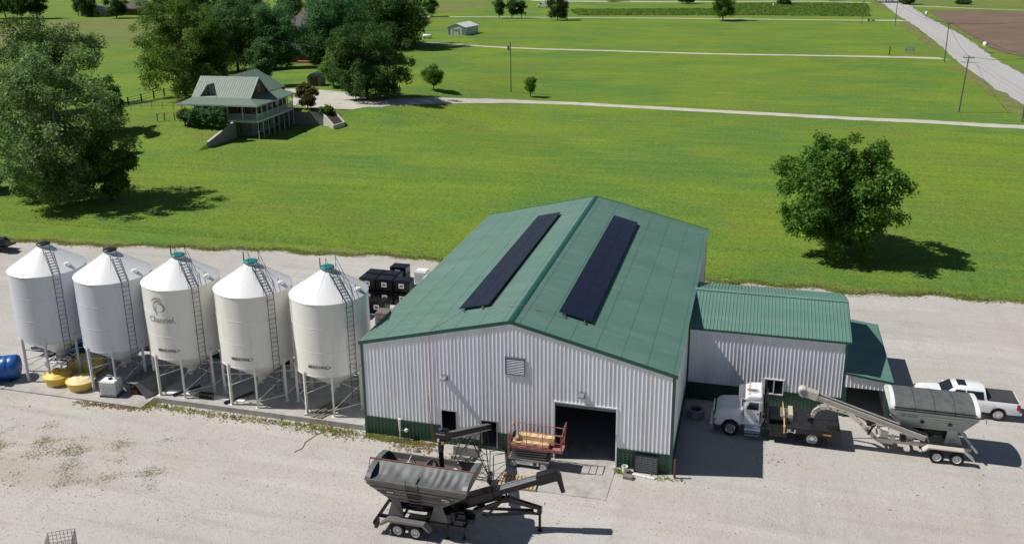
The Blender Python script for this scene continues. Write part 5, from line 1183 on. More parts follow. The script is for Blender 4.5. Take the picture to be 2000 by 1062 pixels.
b = MB(); b.box((-10.3, 1.2, .39), (2.6, .42, .03), rz=.03); tag(b.build('white_sheet', M_['white']), 'long white sheet lying on the pad before the fourth bin', 'sheet')
b = MB(); b.box((-15.75, -.45, .03), (.9, .12, .05), rz=-.1); tag(b.build('kerb_board', M_['white']), 'short white board on the ground at the pad step', 'board')
# long dark beams lying behind the bins
t = T('steel_beam_rack', 'long dark steel conveyor lying behind the white bins', 'conveyor', (-12, 6.9, .3))
b = MB(); b.bar((-20.5, 6.0, .75), (-1.6, 6.6, .8), .35, .4); t.p(b, 'tube', M_['dark'])
b = MB()
for x in (-19, -15, -11, -7, -3): b.bar((x, 6.1, .3), (x, 6.1, .7), .12); 
t.p(b, 'foot', M_['dark'])
b = MB(); b.path([(-2.9, .4, .37), (-2.6, .1, .2), (-2.55, -.3, .03), (-2.9, -1.2, .03), (-3.1, -1.9, .03), (-2.95, -2.6, .03), (-3.2, -3.1, .03)], .025, 6)
tag(b.build('red_hose', M_['hose']), 'red hose trailing off the pad edge onto gravel', 'hose')
# ---------------------------------------------------- behind the shop: black boxes, pallets, totes
proto = None
def seed_box(loc, label, rz=0.0):
    global proto
    if proto is None:
        t = thing('bulk_seed_box', label, 'seed box', loc, rz, 'black bulk seed boxes behind the shop')
        b = MB(); b.box((0, 0, .52), (1.42, 1.12, .80)); b.build('body', M_['black'], t, bevel=.03)
        b = MB(); b.box((0, 0, .98), (1.46, 1.16, .12)); b.box((0, 0, 1.05), (1.3, 1.0, .04)); b.build('lid', M_['black'], t, bevel=.02)
        b = MB()
        for x in (-.6, 0, .6): b.box((x, 0, .06), (.16, 1.1, .12))
        b.build('skid', M_['black'], t)
        b = MB(); b.box((0, -.566, .62), (.46, .012, .40)); lb2 = b.build('paper_label', M_['white'], t)
        b = MB(); b.box((0, -.575, .63), (.26, .008, .18)); b.build('label_print', M_['greymetal'], lb2)
        proto = t; return t
    c = copy_tree(proto); c.location = loc; c.rotation_euler = (0, 0, rz); c['label'] = label; return c
bx, by = -8.55, 20.1
for i, (dx, dy, dz, lb_) in enumerate([(0, 0, 0, 'black seed box, bottom layer at the left front'), (1.5, .0, 0, 'black seed box, bottom layer second from left'), (3.0, .05, 0, 'black seed box, bottom layer at the right'),
      (0, 0, 1.1, 'black seed box, top layer at the left front with paper label'), (1.5, 0, 1.1, 'black seed box, top layer in the middle of the front row'), (3.0, .05, 1.1, 'black seed box, top layer at the right front beside the totes'),
      (0, 1.25, 0, 'black seed box, bottom layer of the second row left'), (0, 1.25, 1.1, 'black seed box, top of the second row left'), (1.5, 1.25, 1.1, 'black seed box, top of the second row middle'), (1.5, 1.25, 0, 'black seed box, bottom of the second row middle'), (3.0, 1.3, 0, 'black seed box, bottom of the second row right'),
      (1.45, 3.1, 0, 'black seed box, low one standing at the back'), (1.45, 3.1, 1.1, 'black seed box, topmost one at the back of the group')]): seed_box((bx+dx, by+dy, dz), lb_)
seed_box((-8.35, 17.9, 0), 'black seed box, single one low beside the rightmost bin'); seed_box((-6.85, 17.95, -.0), 'black seed box with a scuffed lid near the pallets')
o = seed_box((-8.3, 19.0-2.25+1.1, 1.1) if False else (-8.3, 16.6, 0), 'black seed box nearest the rightmost bin')
def pallet_stack(loc, n, rz, lab):
    for k in range(n):
        make_pallet('%s, %s' % (lab, ['lowest in its stack', 'second up', 'third up', 'fourth up', 'fifth up', 'sixth up', 'seventh up', 'topmost'][k if k < n-1 else 7]), M_['oldwood'], (loc[0]+random.uniform(-.04, .04), loc[1]+random.uniform(-.04, .04), loc[2]+k*.145), rz+random.uniform(-.04, .04), 1.2, 1.05, 7, 'grey wooden pallets stacked behind the shop')
pallet_stack((-5.55, 16.0, 0), 7, .05, 'weathered grey pallet in the stack nearest the eave')
pallet_stack((-4.4, 18.2, 0), 5, .0, 'weathered grey pallet in the stack beside the seed boxes')
ibc('white caged tote behind the black seed boxes', (-4.6, 23.8, 0), 0, group='white totes behind the shop'); ibc('white caged tote standing at the back against the eave', (-3.2, 24.0, 0), 0, group='white totes behind the shop')
b = MB(); b.box((-5.75, 24.9, .65), (1.2, 1.0, 1.25)); tag(b.build('bulk_bag', M_['white'], bevel=.1), 'white bulk bag at the far corner of the seed boxes', 'bag')
# dark machinery at the left edge
t = T('scrap_trailer', 'dark loaded utility trailer at the far left gravel edge', 'trailer', (-49.5, 23.6, 0))
b = MB(); b.bbox((-54, 22.9, .5), (-48.6, 24.6, .62)); t.p(b, 'deck', M_['dark'])
b = MB()
for k in range(9): b.box((-53+k*.55, 23.5+random.uniform(-.3, .3), .9+random.uniform(0, .3)), (.6, 1.0, .55), rz=random.uniform(-.4, .4), rx=random.uniform(-.3, .3))
t.p(b, 'load', M_['black'])
b = MB(); b.bar((-54, 22.85, .62), (-48.7, 22.85, 1.0), .06); b.bar((-48.7, 22.85, .3), (-47.4, 23.6, .35), .08); t.p(b, 'rail', M_['rust'])
for x in (-51.2, ):
    for y, s in ((22.75, -1), (24.8, 1)): wheel(t, (x, y, .36), .36, .2, s)
t = thing('concrete_ring_planter', 'round edged concrete planter in the shade beside the shop wall', 'planter', (19.15, 6.9, 0))
b = MB(); b.lathe([(.52, 0), (.56, .05), (.56, .55), (.50, .60), (.40, .58), (.38, .3), (.001, .28)], 8, a0=PI/8, a1=PI/8+2*PI); b.build('ring', M_['conc2'], t); 
b = MB(); b.lathe([(.38, .40), (.001, .43)], 16); b.build('soil', M_['soil'], t)
# ================================================================== FARMHOUSE
hx, hy, hr = -52.9, 78.3, math.radians(3)
house = thing('farmhouse', 'farmhouse with sage green metal roof, dormer and raised wraparound porch', 'house', (hx, hy, 0), hr)
FZ, EZ, WZ, RZ = 2.9, 5.25, 6.0, 8.85
XL, XR, YF, YM, YB = -12.2, -2.4, 2.4, 8.8, 15.0
yr = (YF+YM)/2; xr_ = -7.6
def hb(b, name, m, smooth=False, parent=None, bevel=0): return b.build(name, m, parent or house, smooth, bevel)
b = MB(); b.bbox((XL, YF, 0), (XR, YM, FZ)); b.bbox((XL+.0, YM, 0), (XR, YB, FZ)); hb(b, 'basement_wall', M_['block'])
b = MB(); b.bbox((XL+.02, YF+.02, FZ), (XR-.02, YM, WZ)); b.prism([(YF, WZ), (yr, RZ-.1), (YM, WZ)], XL+.1, XR-.02, 'x'); b.bbox((XL+.02, YM, FZ), (XR-.02, YB-.02, WZ)); b.prism([(XL+.1, WZ), (xr_, RZ-.1), (XR-.02, WZ)], YM, YB-.02)
hb(b, 'house_wall', M_['brick'])
def seam_roof(parent, name, corners, m, step=.4, thick=.05, eave_dir=None):
    """roof plane given 4 corners (eave a, eave b, ridge b, ridge a) with raised seams running from eave to ridge"""
    a, b_, c, d = [Vector(p) for p in corners]; nrm = (b_-a).cross(d-a)
    if nrm.length < 1e-6: nrm = (b_-a).cross(c-a)
    nrm.normalize()
    if nrm.z < 0: nrm = -nrm
    mb = MB(); top = [p+nrm*thick for p in (a, b_, c, d)]
    mb.quad(*top); mb.quad(a, b_, c, d)
    for i in range(4): mb.quad((a, b_, c, d)[i], (a, b_, c, d)[(i+1) % 4], top[(i+1) % 4], top[i])
    L = (b_-a).length; n = int(L/step); ex = (b_-a).normalized()
    up = (nrm.cross(ex)).normalized(); up = up if up.z > 0 else -up
    for k in range(1, n):
        p = a+ex*(L*k/n); # march up to the plane's edge
        best = 0
        for q0, q1 in ((b_, c), (c, d), (d, a)):
            e = q1-q0; den = ex.dot(e)*0
            M2 = Matrix(((up.dot(up), -e.dot(up)), (up.dot(ex), -e.dot(ex)))); r = q0-p
            if abs(M2.determinant()) < 1e-6: continue
            sol = M2.inverted() @ Vector((r.dot(up), r.dot(ex)))
            if -1e-4 <= sol[1] <= 1+1e-4 and sol[0] > best: best = sol[0]
        if best > .1: mb.bar(p+nrm*(thick+.012), p+up*(best-.02)+nrm*(thick+.012), .045, .035, up=nrm)
    return mb.build(name, m, parent)
R_ = M_['houseroof']
seam_roof(house, 'roof', [(XL-.15, YF-.1, WZ-.1), (XR+.25, YF-.1, WZ-.1), (XR+.25, yr, RZ), (XL-.15, yr, RZ)], R_)
seam_roof(house, 'roof', [(XR+.25, YM+.1, WZ-.1), (XL-.15, YM+.1, WZ-.1), (XL-.15, yr, RZ), (XR+.25, yr, RZ)], R_)
seam_roof(house, 'wing_roof', [(XR, yr+.6, WZ+.02), (XR, YB+.2, WZ+.02), (xr_, YB+.2, RZ+.02), (xr_, yr, RZ+.02)], R_)
seam_roof(house, 'wing_roof', [(XL, YB+.2, WZ+.02), (XL, YM-.6, WZ+.02), (xr_, yr, RZ+.02), (xr_, YB+.2, RZ+.02)], R_)
ex_, ey_ = .35, -.35
seam_roof(house, 'porch_roof', [(XL-1.1, ey_, EZ), (ex_, ey_, EZ), (XR, YF, WZ-.05), (XL, YF, WZ-.05)], R_)
seam_roof(house, 'porch_roof', [(ex_, ey_, EZ), (ex_, 13.0, EZ), (XR, 13.0, WZ-.05), (XR, YF, WZ-.05)], R_)
seam_roof(house, 'porch_roof', [(XL-1.1, 6.0, EZ), (XL-1.1, ey_, EZ), (XL, YF, WZ-.05), (XL, 6.0, WZ-.05)], R_)
b = MB(); b.bbox((XL-1.15, ey_-.03, EZ-.16), (ex_+.03, ey_, EZ+.03)); b.bbox((ex_, ey_, EZ-.16), (ex_+.03, 13.0, EZ+.03)); hb(b, 'fascia', M_['deck'])
# gable ends, windows, dormer
def win(parent, c, w_, h_, face, name='window', pitch=0):
    wn = bpy.data.objects.new(name, None); COL.objects.link(wn); wn.parent = parent; wn.location = c; wn.rotation_euler = (0, 0, {'-y': 0, '+x': PI/2}[face])
    b = MB()
    for a, e, d, f in ((-w_/2-.07, w_/2+.07, -h_/2-.07, -h_/2), (-w_/2-.07, w_/2+.07, h_/2, h_/2+.07), (-w_/2-.07, -w_/2, -h_/2, h_/2), (w_/2, w_/2+.07, -h_/2, h_/2), (-.02, .02, -h_/2, h_/2)): b.bbox((a, -.06, d), (e, .0, f))
    b.build('window_frame', M_['deck'], wn); b = MB(); b.bbox((-w_/2, -.025, -h_/2), (w_/2, -.01, h_/2)); b.build('pane', M_['glass'], wn); return wn
for x in (-11.3, -9.2, -6.6, -4.0): win(house, (x, YF, 4.3), 1.1 if x != -6.6 else .95, 1.5 if x != -6.6 else 2.0, '-y')
for y in (3.6, 6.2, 9.0, 11.6): win(house, (XR, y, 4.35), 1.2, 1.6, '+x')
for y in (4.5, 8.0, 11.0): win(house, (XR, y, 1.3), 1.3, 1.8, '+x')
win(house, (XR+.03, yr, 7.2), .5, 1.1, '+x')
dm = bpy.data.objects.new('dormer', None); COL.objects.link(dm); dm.parent = house; dm.location = (-9.45, YF, WZ)
b = MB(); b.prism([(-1.45, -.05), (0, 1.75), (1.45, -.05)], .25, 2.2); b.build('dormer_wall', M_['brick'], dm)
b = MB(); b.bbox((-.28, .19, .25), (.28, .24, 1.0)); b.build('dormer_window', M_['glass'], dm)
b = MB()
for a, e, d, f in ((-.33, .33, .2, .25), (-.33, .33, 1.0, 1.05), (-.33, -.28, .25, 1.0), (.28, .33, .25, 1.0)): b.bbox((a, .17, d), (e, .235, f))
for s in (-1, 1): b.bar((s*1.62, .16, -.12), (0, .16, 1.85), .05, .12)
b.build('dormer_trim', M_['blockcap'], dm)
for s in (-1, 1):
    b = MB(); b.quad((s*1.72, 0, -.18), (0, 0, 1.98), (0, 2.55, 1.98), (s*1.72, .5, -.10)); b.quad((s*1.72, 0, -.24), (0, 0, 1.92), (0, 2.55, 1.92), (s*1.72, .5, -.16)); b.quad((s*1.72, 0, -.18), (0, 0, 1.98), (0, 0, 1.92), (s*1.72, 0, -.24)); b.build('dormer_roof', R_, dm)
b = MB()
for s in (-1, 1): b.bar((XR+.27, yr+s*(yr-YF+.15), WZ-.16), (XR+.27, yr, RZ-.02), .05, .18)
hb(b, 'gable_trim', M_['deck'])
# deck
b = MB(); b.bbox((XL-.8, 0, FZ-.1), (0, YF, FZ)); b.bbox((XR, YF, FZ-.1), (0, 12.6, FZ)); b.bbox((XL-.8, -.05, FZ-.32), (.05, 0, FZ+.02)); b.bbox((0, 0, FZ-.32), (.05, 12.65, FZ+.02)); hb(b, 'deck_floor', M_['deck'])
pm = MB(); pm.box((0, 0, (EZ-FZ)/2), (.14, .14, EZ-FZ-.1)); pm = pm.mesh('post', M_['deck'])
fx = [-12.9, -10.2, -7.65, -5.1, -2.5, -.1]; fy = [1.75, 3.55, 5.35, 7.15, 8.95, 10.75, 12.55]
for x in fx: inst('post', pm, house, (x, .1, FZ))
for y in fy: inst('post', pm, house, (-.1, y, FZ))
lp = MB(); lp.box((0, 0, FZ/2-.1), (.10, .10, FZ-.2)); lp = lp.mesh('lower_post', M_['deck'])
for y in [.1]+fy: inst('lower_post', lp, house, (-.05, y, 0))
b = MB()
for (p, q) in (((-12.9, .08), (-.1, .08)), ((-.1, .1), (-.1, 12.55))):
    for z in (FZ+.12, FZ+.95): b.bar((p[0], p[1], z), (q[0], q[1], z), .06, .05)
hb(b, 'rail', M_['deck'])
b = MB()
for k in range(96): b.box((-12.85+k*.133, .08, FZ+.53), (.03, .03, .8))
for k in range(94): b.box((-.1, .15+k*.133, FZ+.53), (.03, .03, .8))
o = hb(b, 'baluster', M_['deck']); o['kind'] = 'stuff'
b = MB(); b.bbox((-13.0, 3.0, 2.6), (-12.3, 3.3, 3.3)); hb(b, 'side_step', M_['deck'])
b = MB(); b.tube((-6.2, 7.5, 8.2), (-6.2, 7.5, 9.2), .06); hb(b, 'flue', M_['galv'])
# retaining walls
b = MB(); b.prism([(70.9, -.2), (70.9, .85), (78.6, 2.65), (78.6, -.2)], -57.28, -57.02, 'x'); wl_ = b.build('retaining_wall', M_['block']); tag(wl_, 'sloping block wing wall with pale cap left of the porch', 'wall')
b = MB(); b.prism([(70.85, .85), (70.85, .95), (78.6, 2.76), (78.6, 2.65)], -57.34, -56.96, 'x'); b.build('wall_cap', M_['blockcap'], wl_)
b = MB(); b.bbox((-56.0, 91.1, -.2), (-48.2, 91.35, 2.15)); rw = b.build('retaining_wall', M_['block']); tag(rw, 'block retaining wall in shade right of the farmhouse', 'wall')
t = thing('planter_bed', 'sloping walled planter bed of dark soil at the right of the farmhouse', 'planter')
b = MB(); P0, P1 = Vector((-48.25, 91.2, 0)), Vector((-45.0, 88.2, 0)); pn = Vector((.62, .78, 0)); Q0, Q1 = P0+pn*1.9, P1+pn*1.9
def ramp(b, p, q, z0, z1, w_=.25):
    d = (q-p).normalized(); s = Vector((-d.y, d.x, 0))*w_/2
    vs = [p-s, q-s, q+s, p+s]; zz = [z0, z1, z1, z0]
    b.add([(v.x, v.y, -.2) for v in vs]+[(v.x, v.y, z) for v, z in zip(vs, zz)], [(3, 2, 1, 0), (4, 5, 6, 7), (0, 1, 5, 4), (1, 2, 6, 5), (2, 3, 7, 6), (3, 0, 4, 7)])
ramp(b, P0, P1, 2.0, .75); ramp(b, P1, Q1, .75, 1.05); ramp(b, Q0+Vector((.1, .1, 0)), Q1, 2.25, 1.05)
b.build('planter_wall', M_['blockcap'], t)
b = MB(); b.quad((P0.x, P0.y, 1.85), (P1.x, P1.y, .6), (Q1.x, Q1.y, .9), (Q0.x, Q0.y, 2.1)); b.build('soil', M_['soil'], t)

# ================================================================== FOLIAGE
LEAFN = 0
def crown_mesh(name, m, R, Hc, z0, seed, leaf, n, shape='round', blobs=70, blobr=.24, openness=.0, squash=.75):
    """leaf-sized faces on many overlapping clumps spread through the crown; crown base at z0"""
    r = np.random.default_rng(seed)
    nl = int(np.clip(blobs/8, 7, 24)); L = []
    small = blobs < 62
    if small: nl = 7; blobr = max(blobr, .27)
    for k in range(nl):
        z = -.80+1.62*(k+.5)/nl+r.uniform(-.06, .06); z = min(z, .80)
        if shape == 'cone': env = max(.2, .95*(1-(z+1)/2.05))+.1
        elif shape == 'vase': env = .45+.42*(z+1)/2*1.3 if z < .6 else .62
        elif shape == 'skirt': env = math.sqrt(max(0, 1-z*z)) if z > 0 else (1.0+.10*z)
        elif shape == 'oval': env = max(.25, math.sqrt(1-min(.97, abs(z)**2.6)))
        else: env = math.sqrt(max(.05, 1-z*z)) if z > -.2 else max(.5, .98+.55*(z+.2))
        lr = r.uniform(.30, .46)*(1.0 if env > .5 else .8); a = k*2.39996+r.uniform(-.35, .35)
        q = max(0, env-lr*(1.3 if small else .76))*r.uniform(.80, 1.10); L.append((math.cos(a)*q, math.sin(a)*q, z*.86, lr))
    if shape in ('skirt', 'round', 'oval') and blobs > 60:
        for k in range(6): a = k*PI/3+.4; L.append((math.cos(a)*.42, math.sin(a)*.42, -.80 if shape != 'round' else -.62, .34))
    for k in range(max(2, nl//3)): L.append((r.uniform(-.25, .25), r.uniform(-.25, .25), -.5+1.1*k/max(1, nl//3), .45))
    L = np.array(L); li = r.choice(len(L), blobs, p=L[:, 3]**2/np.sum(L[:, 3]**2)); li[:len(L)] = np.arange(len(L))[:blobs] if blobs < len(L) else np.arange(len(L))
    d = r.normal(size=(blobs, 3)); d[:, 2] += .2; d /= np.linalg.norm(d, axis=1)[:, None]
    c = L[li, :3]+d*(L[li, 3]*r.uniform(.45, 1.0, blobs))[:, None]*np.array([1, 1, .85])
    c[:, 2] = np.clip(c[:, 2], -.93, 1.02)
    C = np.stack([c[:, 0]*R, c[:, 1]*R, z0+(c[:, 2]+1)/2*Hc], 1)
    br = blobr*R*r.uniform(.65, 1.25, blobs)
    w_ = br**2; bi = r.choice(blobs, n, p=w_/w_.sum())
    d = r.normal(size=(n, 3)); d[:, 2] += .35; d /= np.linalg.norm(d, axis=1)[:, None]
    # second level: twigs, little tufts on each clump
    tw = r.normal(size=(blobs, 26, 3)); tw[:, :, 2] += .3; tw /= np.linalg.norm(tw, axis=2)[:, :, None]
    k = r.integers(0, 26, n); td = tw[bi, k]
    rad = r.uniform(.55, 1.08, n)**.6
    dirs = td*.80+d*.42; P = C[bi]+dirs*(br[bi]*rad)[:, None]*np.array([1, 1, squash])
    P += r.normal(size=(n, 3))*leaf*.5
    nn = td*.5+r.normal(size=(n, 3))*.62+np.array([0, 0, .45]); nn /= np.linalg.norm(nn, axis=1)[:, None]
    t1 = np.cross(nn, r.normal(size=(n, 3))); t1 /= np.linalg.norm(t1, axis=1)[:, None]; t2 = np.cross(nn, t1)
    s = leaf*r.uniform(.6, 1.25, n)[:, None]
    V = np.stack([P-t1*s*.62, P-t2*s*.34+nn*s*.08, P+t1*s*.62, P+t2*s*.34+nn*s*.08], 1).reshape(-1, 3)
    V[:, 2] = np.maximum(V[:, 2], .05+np.repeat(r.random(n), 4)*.5)
    me = bpy.data.meshes.new(name); me.vertices.add(4*n); me.vertices.foreach_set('co', V.astype(np.float32).ravel())
    me.loops.add(4*n); me.loops.foreach_set('vertex_index', np.arange(4*n, dtype=np.int32)); me.polygons.add(n)
    me.polygons.foreach_set('loop_start', np.arange(0, 4*n, 4, dtype=np.int32)); me.polygons.foreach_set('loop_total', np.full(n, 4, np.int32))
    me.materials.append(m); me.update(calc_edges=True); return me, C, br
def tree(label, base, h, R, style='leaf', shape='round', seed=1, name='tree', cat='tree', group=None, bark='bark', z0f=.12, dens=1.0, leafmul=1.0, limbs=9, squash=.75, blobs=None, blobr=.24, lean=(0, 0), stems=1):
    global LEAFN
    base = Vector(base); dep = depth(base)
    leaf = max(.30, dep/903*1.55)*leafmul
    z0 = h*z0f; Hc = h-z0
    area = 4*PI*R*max(R, Hc/2); n = int(min(46000, 3.0*dens*area/(leaf*leaf*.42))); LEAFN += n
    nb = blobs or int(np.clip(26+area*.16, 30, 150))
    t = thing(name, label, cat, base, random.uniform(0, 0.01), group)
    me, C, br = crown_mesh('crown', M_[style], R, Hc, z0, seed, leaf, n, shape, nb, blobr, squash=squash)
    inst('crown', me, t)
    b = MB(); tr = max(.10, .019*h); top = Vector((0, 0, z0+Hc*.72)); rr = random.Random(seed)
    for s in range(stems):
        o = Vector((rr.uniform(-.25, .25), rr.uniform(-.25, .25), 0))*(stems > 1)*R*.3
        mid = Vector((rr.uniform(-.05, .05)*h, rr.uniform(-.05, .05)*h, z0+Hc*.35))+o
        b.tube(o*.5-Vector((0, 0, .3)), o*.5+Vector((0, 0, .15)), tr*1.5, 9, tr*1.05); b.tube(o*.5+Vector((0, 0, .14)), mid, tr*1.05, 9, tr*.7); b.tube(mid, top+o, tr*.7, 8, tr*.2)
    idx = np.argsort(-br)[:limbs*2]
    for k in idx[:limbs*2]:
        f = rr.uniform(.15, .6); st = Vector((0, 0, 0)).lerp(top, 0)+Vector((0, 0, z0*.6+(top.z-z0*.6)*f*min(1, (C[k][2]/max(top.z, .1)))))
        e = Vector(C[k]); m_ = st.lerp(e, .5)+Vector((0, 0, -.04*h*rr.random())); b.tube(st, m_, tr*.42, 6, tr*.26); b.tube(m_, e, tr*.26, 5, tr*.08)
    b.build('trunk', M_[bark], t, True)
    return t
def ptree(label, bx_, by_, top, wpx, style='leaf', shape='round', seed=1, cx=None, **k):
    p = at(bx_, by_); h = height_at(p, top); R = wpx/2*depth(p)/FOC
    return tree(label, p, h, R, style, shape, seed, **k)
# foreground and middle trees
ptree('big spreading round tree alone on the lawn behind the annex', 1630, 496, 268, 258, 'leaf', 'round', 13, z0f=.05, dens=1.8, blobs=210, blobr=.15)
ptree('huge pale leaved silver maple nearest the bins at the left', 124, 394, 84, 258, 'leafsilver', 'skirt', 22, bark='palebark', z0f=.01, dens=2.0, blobs=230, blobr=.15, stems=3)
ptree('bright green tree low at the right foot of the silver maple', 220, 392, 250, 100, 'leaf', 'oval', 23, z0f=.0, dens=1.6)
ptree('dark round topped tree directly behind the silver maple', 105, 222, 26, 190, 'leafdark', 'round', 24, z0f=.12, dens=1.2, blobs=110)
ptree('dark cedar close behind the right side of the silver maple', 214, 262, 148, 80, 'leafdark', 'oval', 25, z0f=.0, dens=1.5)
ptree('small bright tree under the dark cedar at the silver maple edge', 208, 300, 222, 60, 'leaf', 'oval', 26, z0f=.03)
ptree('nearly black tree cut by the left frame edge', -38, 372, 172, 105, 'leafdark', 'skirt', 27, z0f=.04, dens=1.1)
ptree('leafy tree at the left frame edge behind the silver maple', 10, 300, 110, 110, 'leaf', 'oval', 28, z0f=.08)
ptree('tall tree with open lower crown left of the farmhouse', 362, 188, -14, 205, 'leaf', 'skirt', 63, z0f=.05, dens=1.7, blobs=170, blobr=.16)
ptree('bushy side tree merging into the tall tree left of farmhouse', 408, 182, 50, 100, 'leafdark', 'oval', 32, z0f=.10)
ptree('broad tree behind the farmhouse roof, leftmost of the grove', 465, 140, -8, 150, 'leafblue', 'skirt', 33, z0f=.10)
ptree('dense tree behind the farmhouse chimney in the grove', 538, 135, 2, 115, 'leafblue', 'skirt', 34, z0f=.06)
ptree('tall tree of the grove right of the brick house roof', 655, 124, -25, 150, 'leafblue', 'skirt', 35, z0f=.08)
ptree('second row grove tree between the brick house and shed', 618, 124, 60, 80, 'leafblue', 'round', 36, z0f=.22)
ptree('great dark tree at the right side of the grove', 775, 92, -35, 160, 'leafdark', 'skirt', 37, z0f=.05, dens=1.2)
ptree('far green tree showing above the grove', 712, 86, -18, 130, 'leafblue', 'round', 38, z0f=.1)
ptree('large dense tree by the lamp pole at the gravel drive', 718, 192, 44, 170, 'leafdark', 'skirt', 39, z0f=.02, dens=1.8, blobs=170, blobr=.16)
ptree('bushy tree over the garden shed', 652, 170, 84, 78, 'leaf', 'skirt', 40, z0f=.0)
ptree('slim grey green tree directly behind the farmhouse', 516, 168, 76, 70, 'leafblue', 'oval', 41, z0f=.05)
ptree('small vase shaped tree at the drive right of the grove', 847, 177, 131, 58, 'leaf', 'round', 142, z0f=.22, name='small_tree', leafmul=.6, dens=.8, blobs=60, blobr=.2)
ptree('small upright sapling beside the lone lamp pole', 1036, 189, 150, 38, 'leaf', 'vase', 43, z0f=.15, name='small_tree', leafmul=.6, dens=.7, blobs=50, blobr=.2)
ptree('bronze and green shrub tree at the porch end', 601, 214, 164, 58, 'leafyellow', 'round', 44, z0f=.05, name='small_tree', dens=1.3, leafmul=.8)
ptree('small round green bush beside the planter bed', 641, 221, 208, 24, 'leaf', 'round', 45, z0f=.0, name='bush', cat='bush', limbs=2)
ptree('low green bush next to the bronze shrub tree', 627, 222, 212, 16, 'leafblue', 'round', 46, z0f=.0, name='bush', cat='bush', limbs=2)
# hedge along the porch front
for i, (px_, py_, w_) in enumerate(((362, 245, 36), (380, 248, 42), (400, 249, 42), (420, 250, 42), (436, 250, 34))):
    ptree(['dark leftmost shrub of the porch hedge, brownish at its base', 'second shrub from the left in the porch hedge', 'middle shrub of the porch hedge', 'fourth shrub of the porch hedge from the left', 'rightmost shrub of the porch hedge by the wing wall'][i], px_, py_, 209+i*.3, w_, 'leafblue' if i else 'leafdark', 'round', 50+i, z0f=.0, name='hedge_shrub', cat='shrub', group='hedge shrubs along the porch', limbs=2, leafmul=.7, squash=.9)
# distant trees
far = [(975, 36, -4, 30, 'leafdark', 'oval', 'left one of the two dark trees standing close by the far drive'), (1000, 36, -6, 30, 'leafdark', 'oval', 'middle dark tree of the three by the far drive'), (1018, 36, 0, 24, 'leafdark', 'oval', 'right small tree of the three dark ones by the far drive'),
 (1089, 40, -14, 46, 'leafdark', 'oval', 'dark tree beside the small white van'), (1412, 41, -22, 52, 'leaf', 'round', 'tree with visible trunk at the far drive, middle right'),
 (844, 33, -6, 34, 'leafblue', 'round', 'pale green tree at the right end of the dark grove'), (12, 36, -30, 60, 'leafdark', 'round', 'tall tree in the top left corner'), (42, 38, -22, 50, 'leafdark', 'round', 'second tall tree from the top left corner'),
 (72, 37, -25, 48, 'leafdark', 'round', 'third tree of the top left row'), (172, 33, -18, 46, 'leafdark', 'oval', 'tree before the dark barn at top left'), (153, 32, -14, 26, 'leafblue', 'round', 'thin tree left of the dark barn'), (228, 36, -20, 44, 'leafdark', 'oval', 'dark tree before the brown roofed house at top left'),
 (480, 40, -30, 90, 'leafblue', 'round', 'far tree above the grove left part'), (570, 55, -22, 66, 'leafblue', 'oval', 'far tree left of the brick house roof'), (395, 60, -25, 70, 'leafdark', 'round', 'far dark tree behind the tall tree'), (320, 38, -20, 50, 'leafblue', 'round', 'far tree right of the brown roofed house'),
 (1730, 5, -35, 60, 'leafred', 'round', 'dark purple tree beyond the road at the top edge'), (1770, 9, -18, 40, 'leafdark', 'oval', 'dark tree right of the purple one at the top edge'), (1530, 11, -8, 34, 'leafdark', 'round', 'dark shrub in the weedy strip at the top'), (1622, 3, -20, 30, 'leafdark', 'round', 'tree at the top edge left of the road'), (1340, 8, -20, 40, 'leafdark', 'round', 'tree at the top edge, middle right'), (1195, 3, -30, 40, 'leafdark', 'round', 'tree at the top edge above the weedy strip'), (1375, 0, -30, 50, 'leafdark', 'round', 'shaded tree past the top edge'), (1882, 9, 1, 34, 'leafdark', 'round', 'low bush right of the ploughed field lane')]
for i, (x, y, tp, w_, st, sh, lb_) in enumerate(far): ptree(lb_, x, y, tp, w_, st, sh, 70+i, z0f=.12, dens=.9, limbs=3, leafmul=.8)
# weedy strip at the top: uncountable
def tuft_field(name, label, pts, m, size, seed=3, blades=3, lean=.4):
    """clumps of blade-like faces standing on the ground at the given points (n,2)"""
    r = np.random.default_rng(seed); n = len(pts); P = np.repeat(pts, blades, 0); N_ = len(P)
    s = (size if np.isscalar(size) else np.repeat(size, blades))*r.uniform(.5, 1.3, N_)
    a = r.uniform(0, 2*PI, N_); x = P[:, 0]+r.normal(0, 1, N_)*s*.35; y = P[:, 1]+r.normal(0, 1, N_)*s*.35; z = H(x, y)+.005
    dx, dy = np.cos(a), np.sin(a); lx, ly = r.normal(0, lean, N_)*s, r.normal(0, lean, N_)*s; w_ = s*.28
    V = np.stack([np.stack([x-dx*w_, y-dy*w_, z], 1), np.stack([x+dx*w_, y+dy*w_, z], 1), np.stack([x+dx*w_*.5+lx, y+dy*w_*.5+ly, z+s], 1), np.stack([x-dx*w_*.5+lx, y-dy*w_*.5+ly, z+s*.9], 1)], 1).reshape(-1, 3)
    me = bpy.data.meshes.new(name); me.vertices.add(4*N_); me.vertices.foreach_set('co', V.astype(np.float32).ravel())
    me.loops.add(4*N_); me.loops.foreach_set('vertex_index', np.arange(4*N_, dtype=np.int32)); me.polygons.add(N_)
    me.polygons.foreach_set('loop_start', np.arange(0, 4*N_, 4, dtype=np.int32)); me.polygons.foreach_set('loop_total', np.full(N_, 4, np.int32))
    me.materials.append(m); me.update(calc_edges=True); o = inst(name, me); tag(o, label, 'ground cover', kind='stuff'); return o
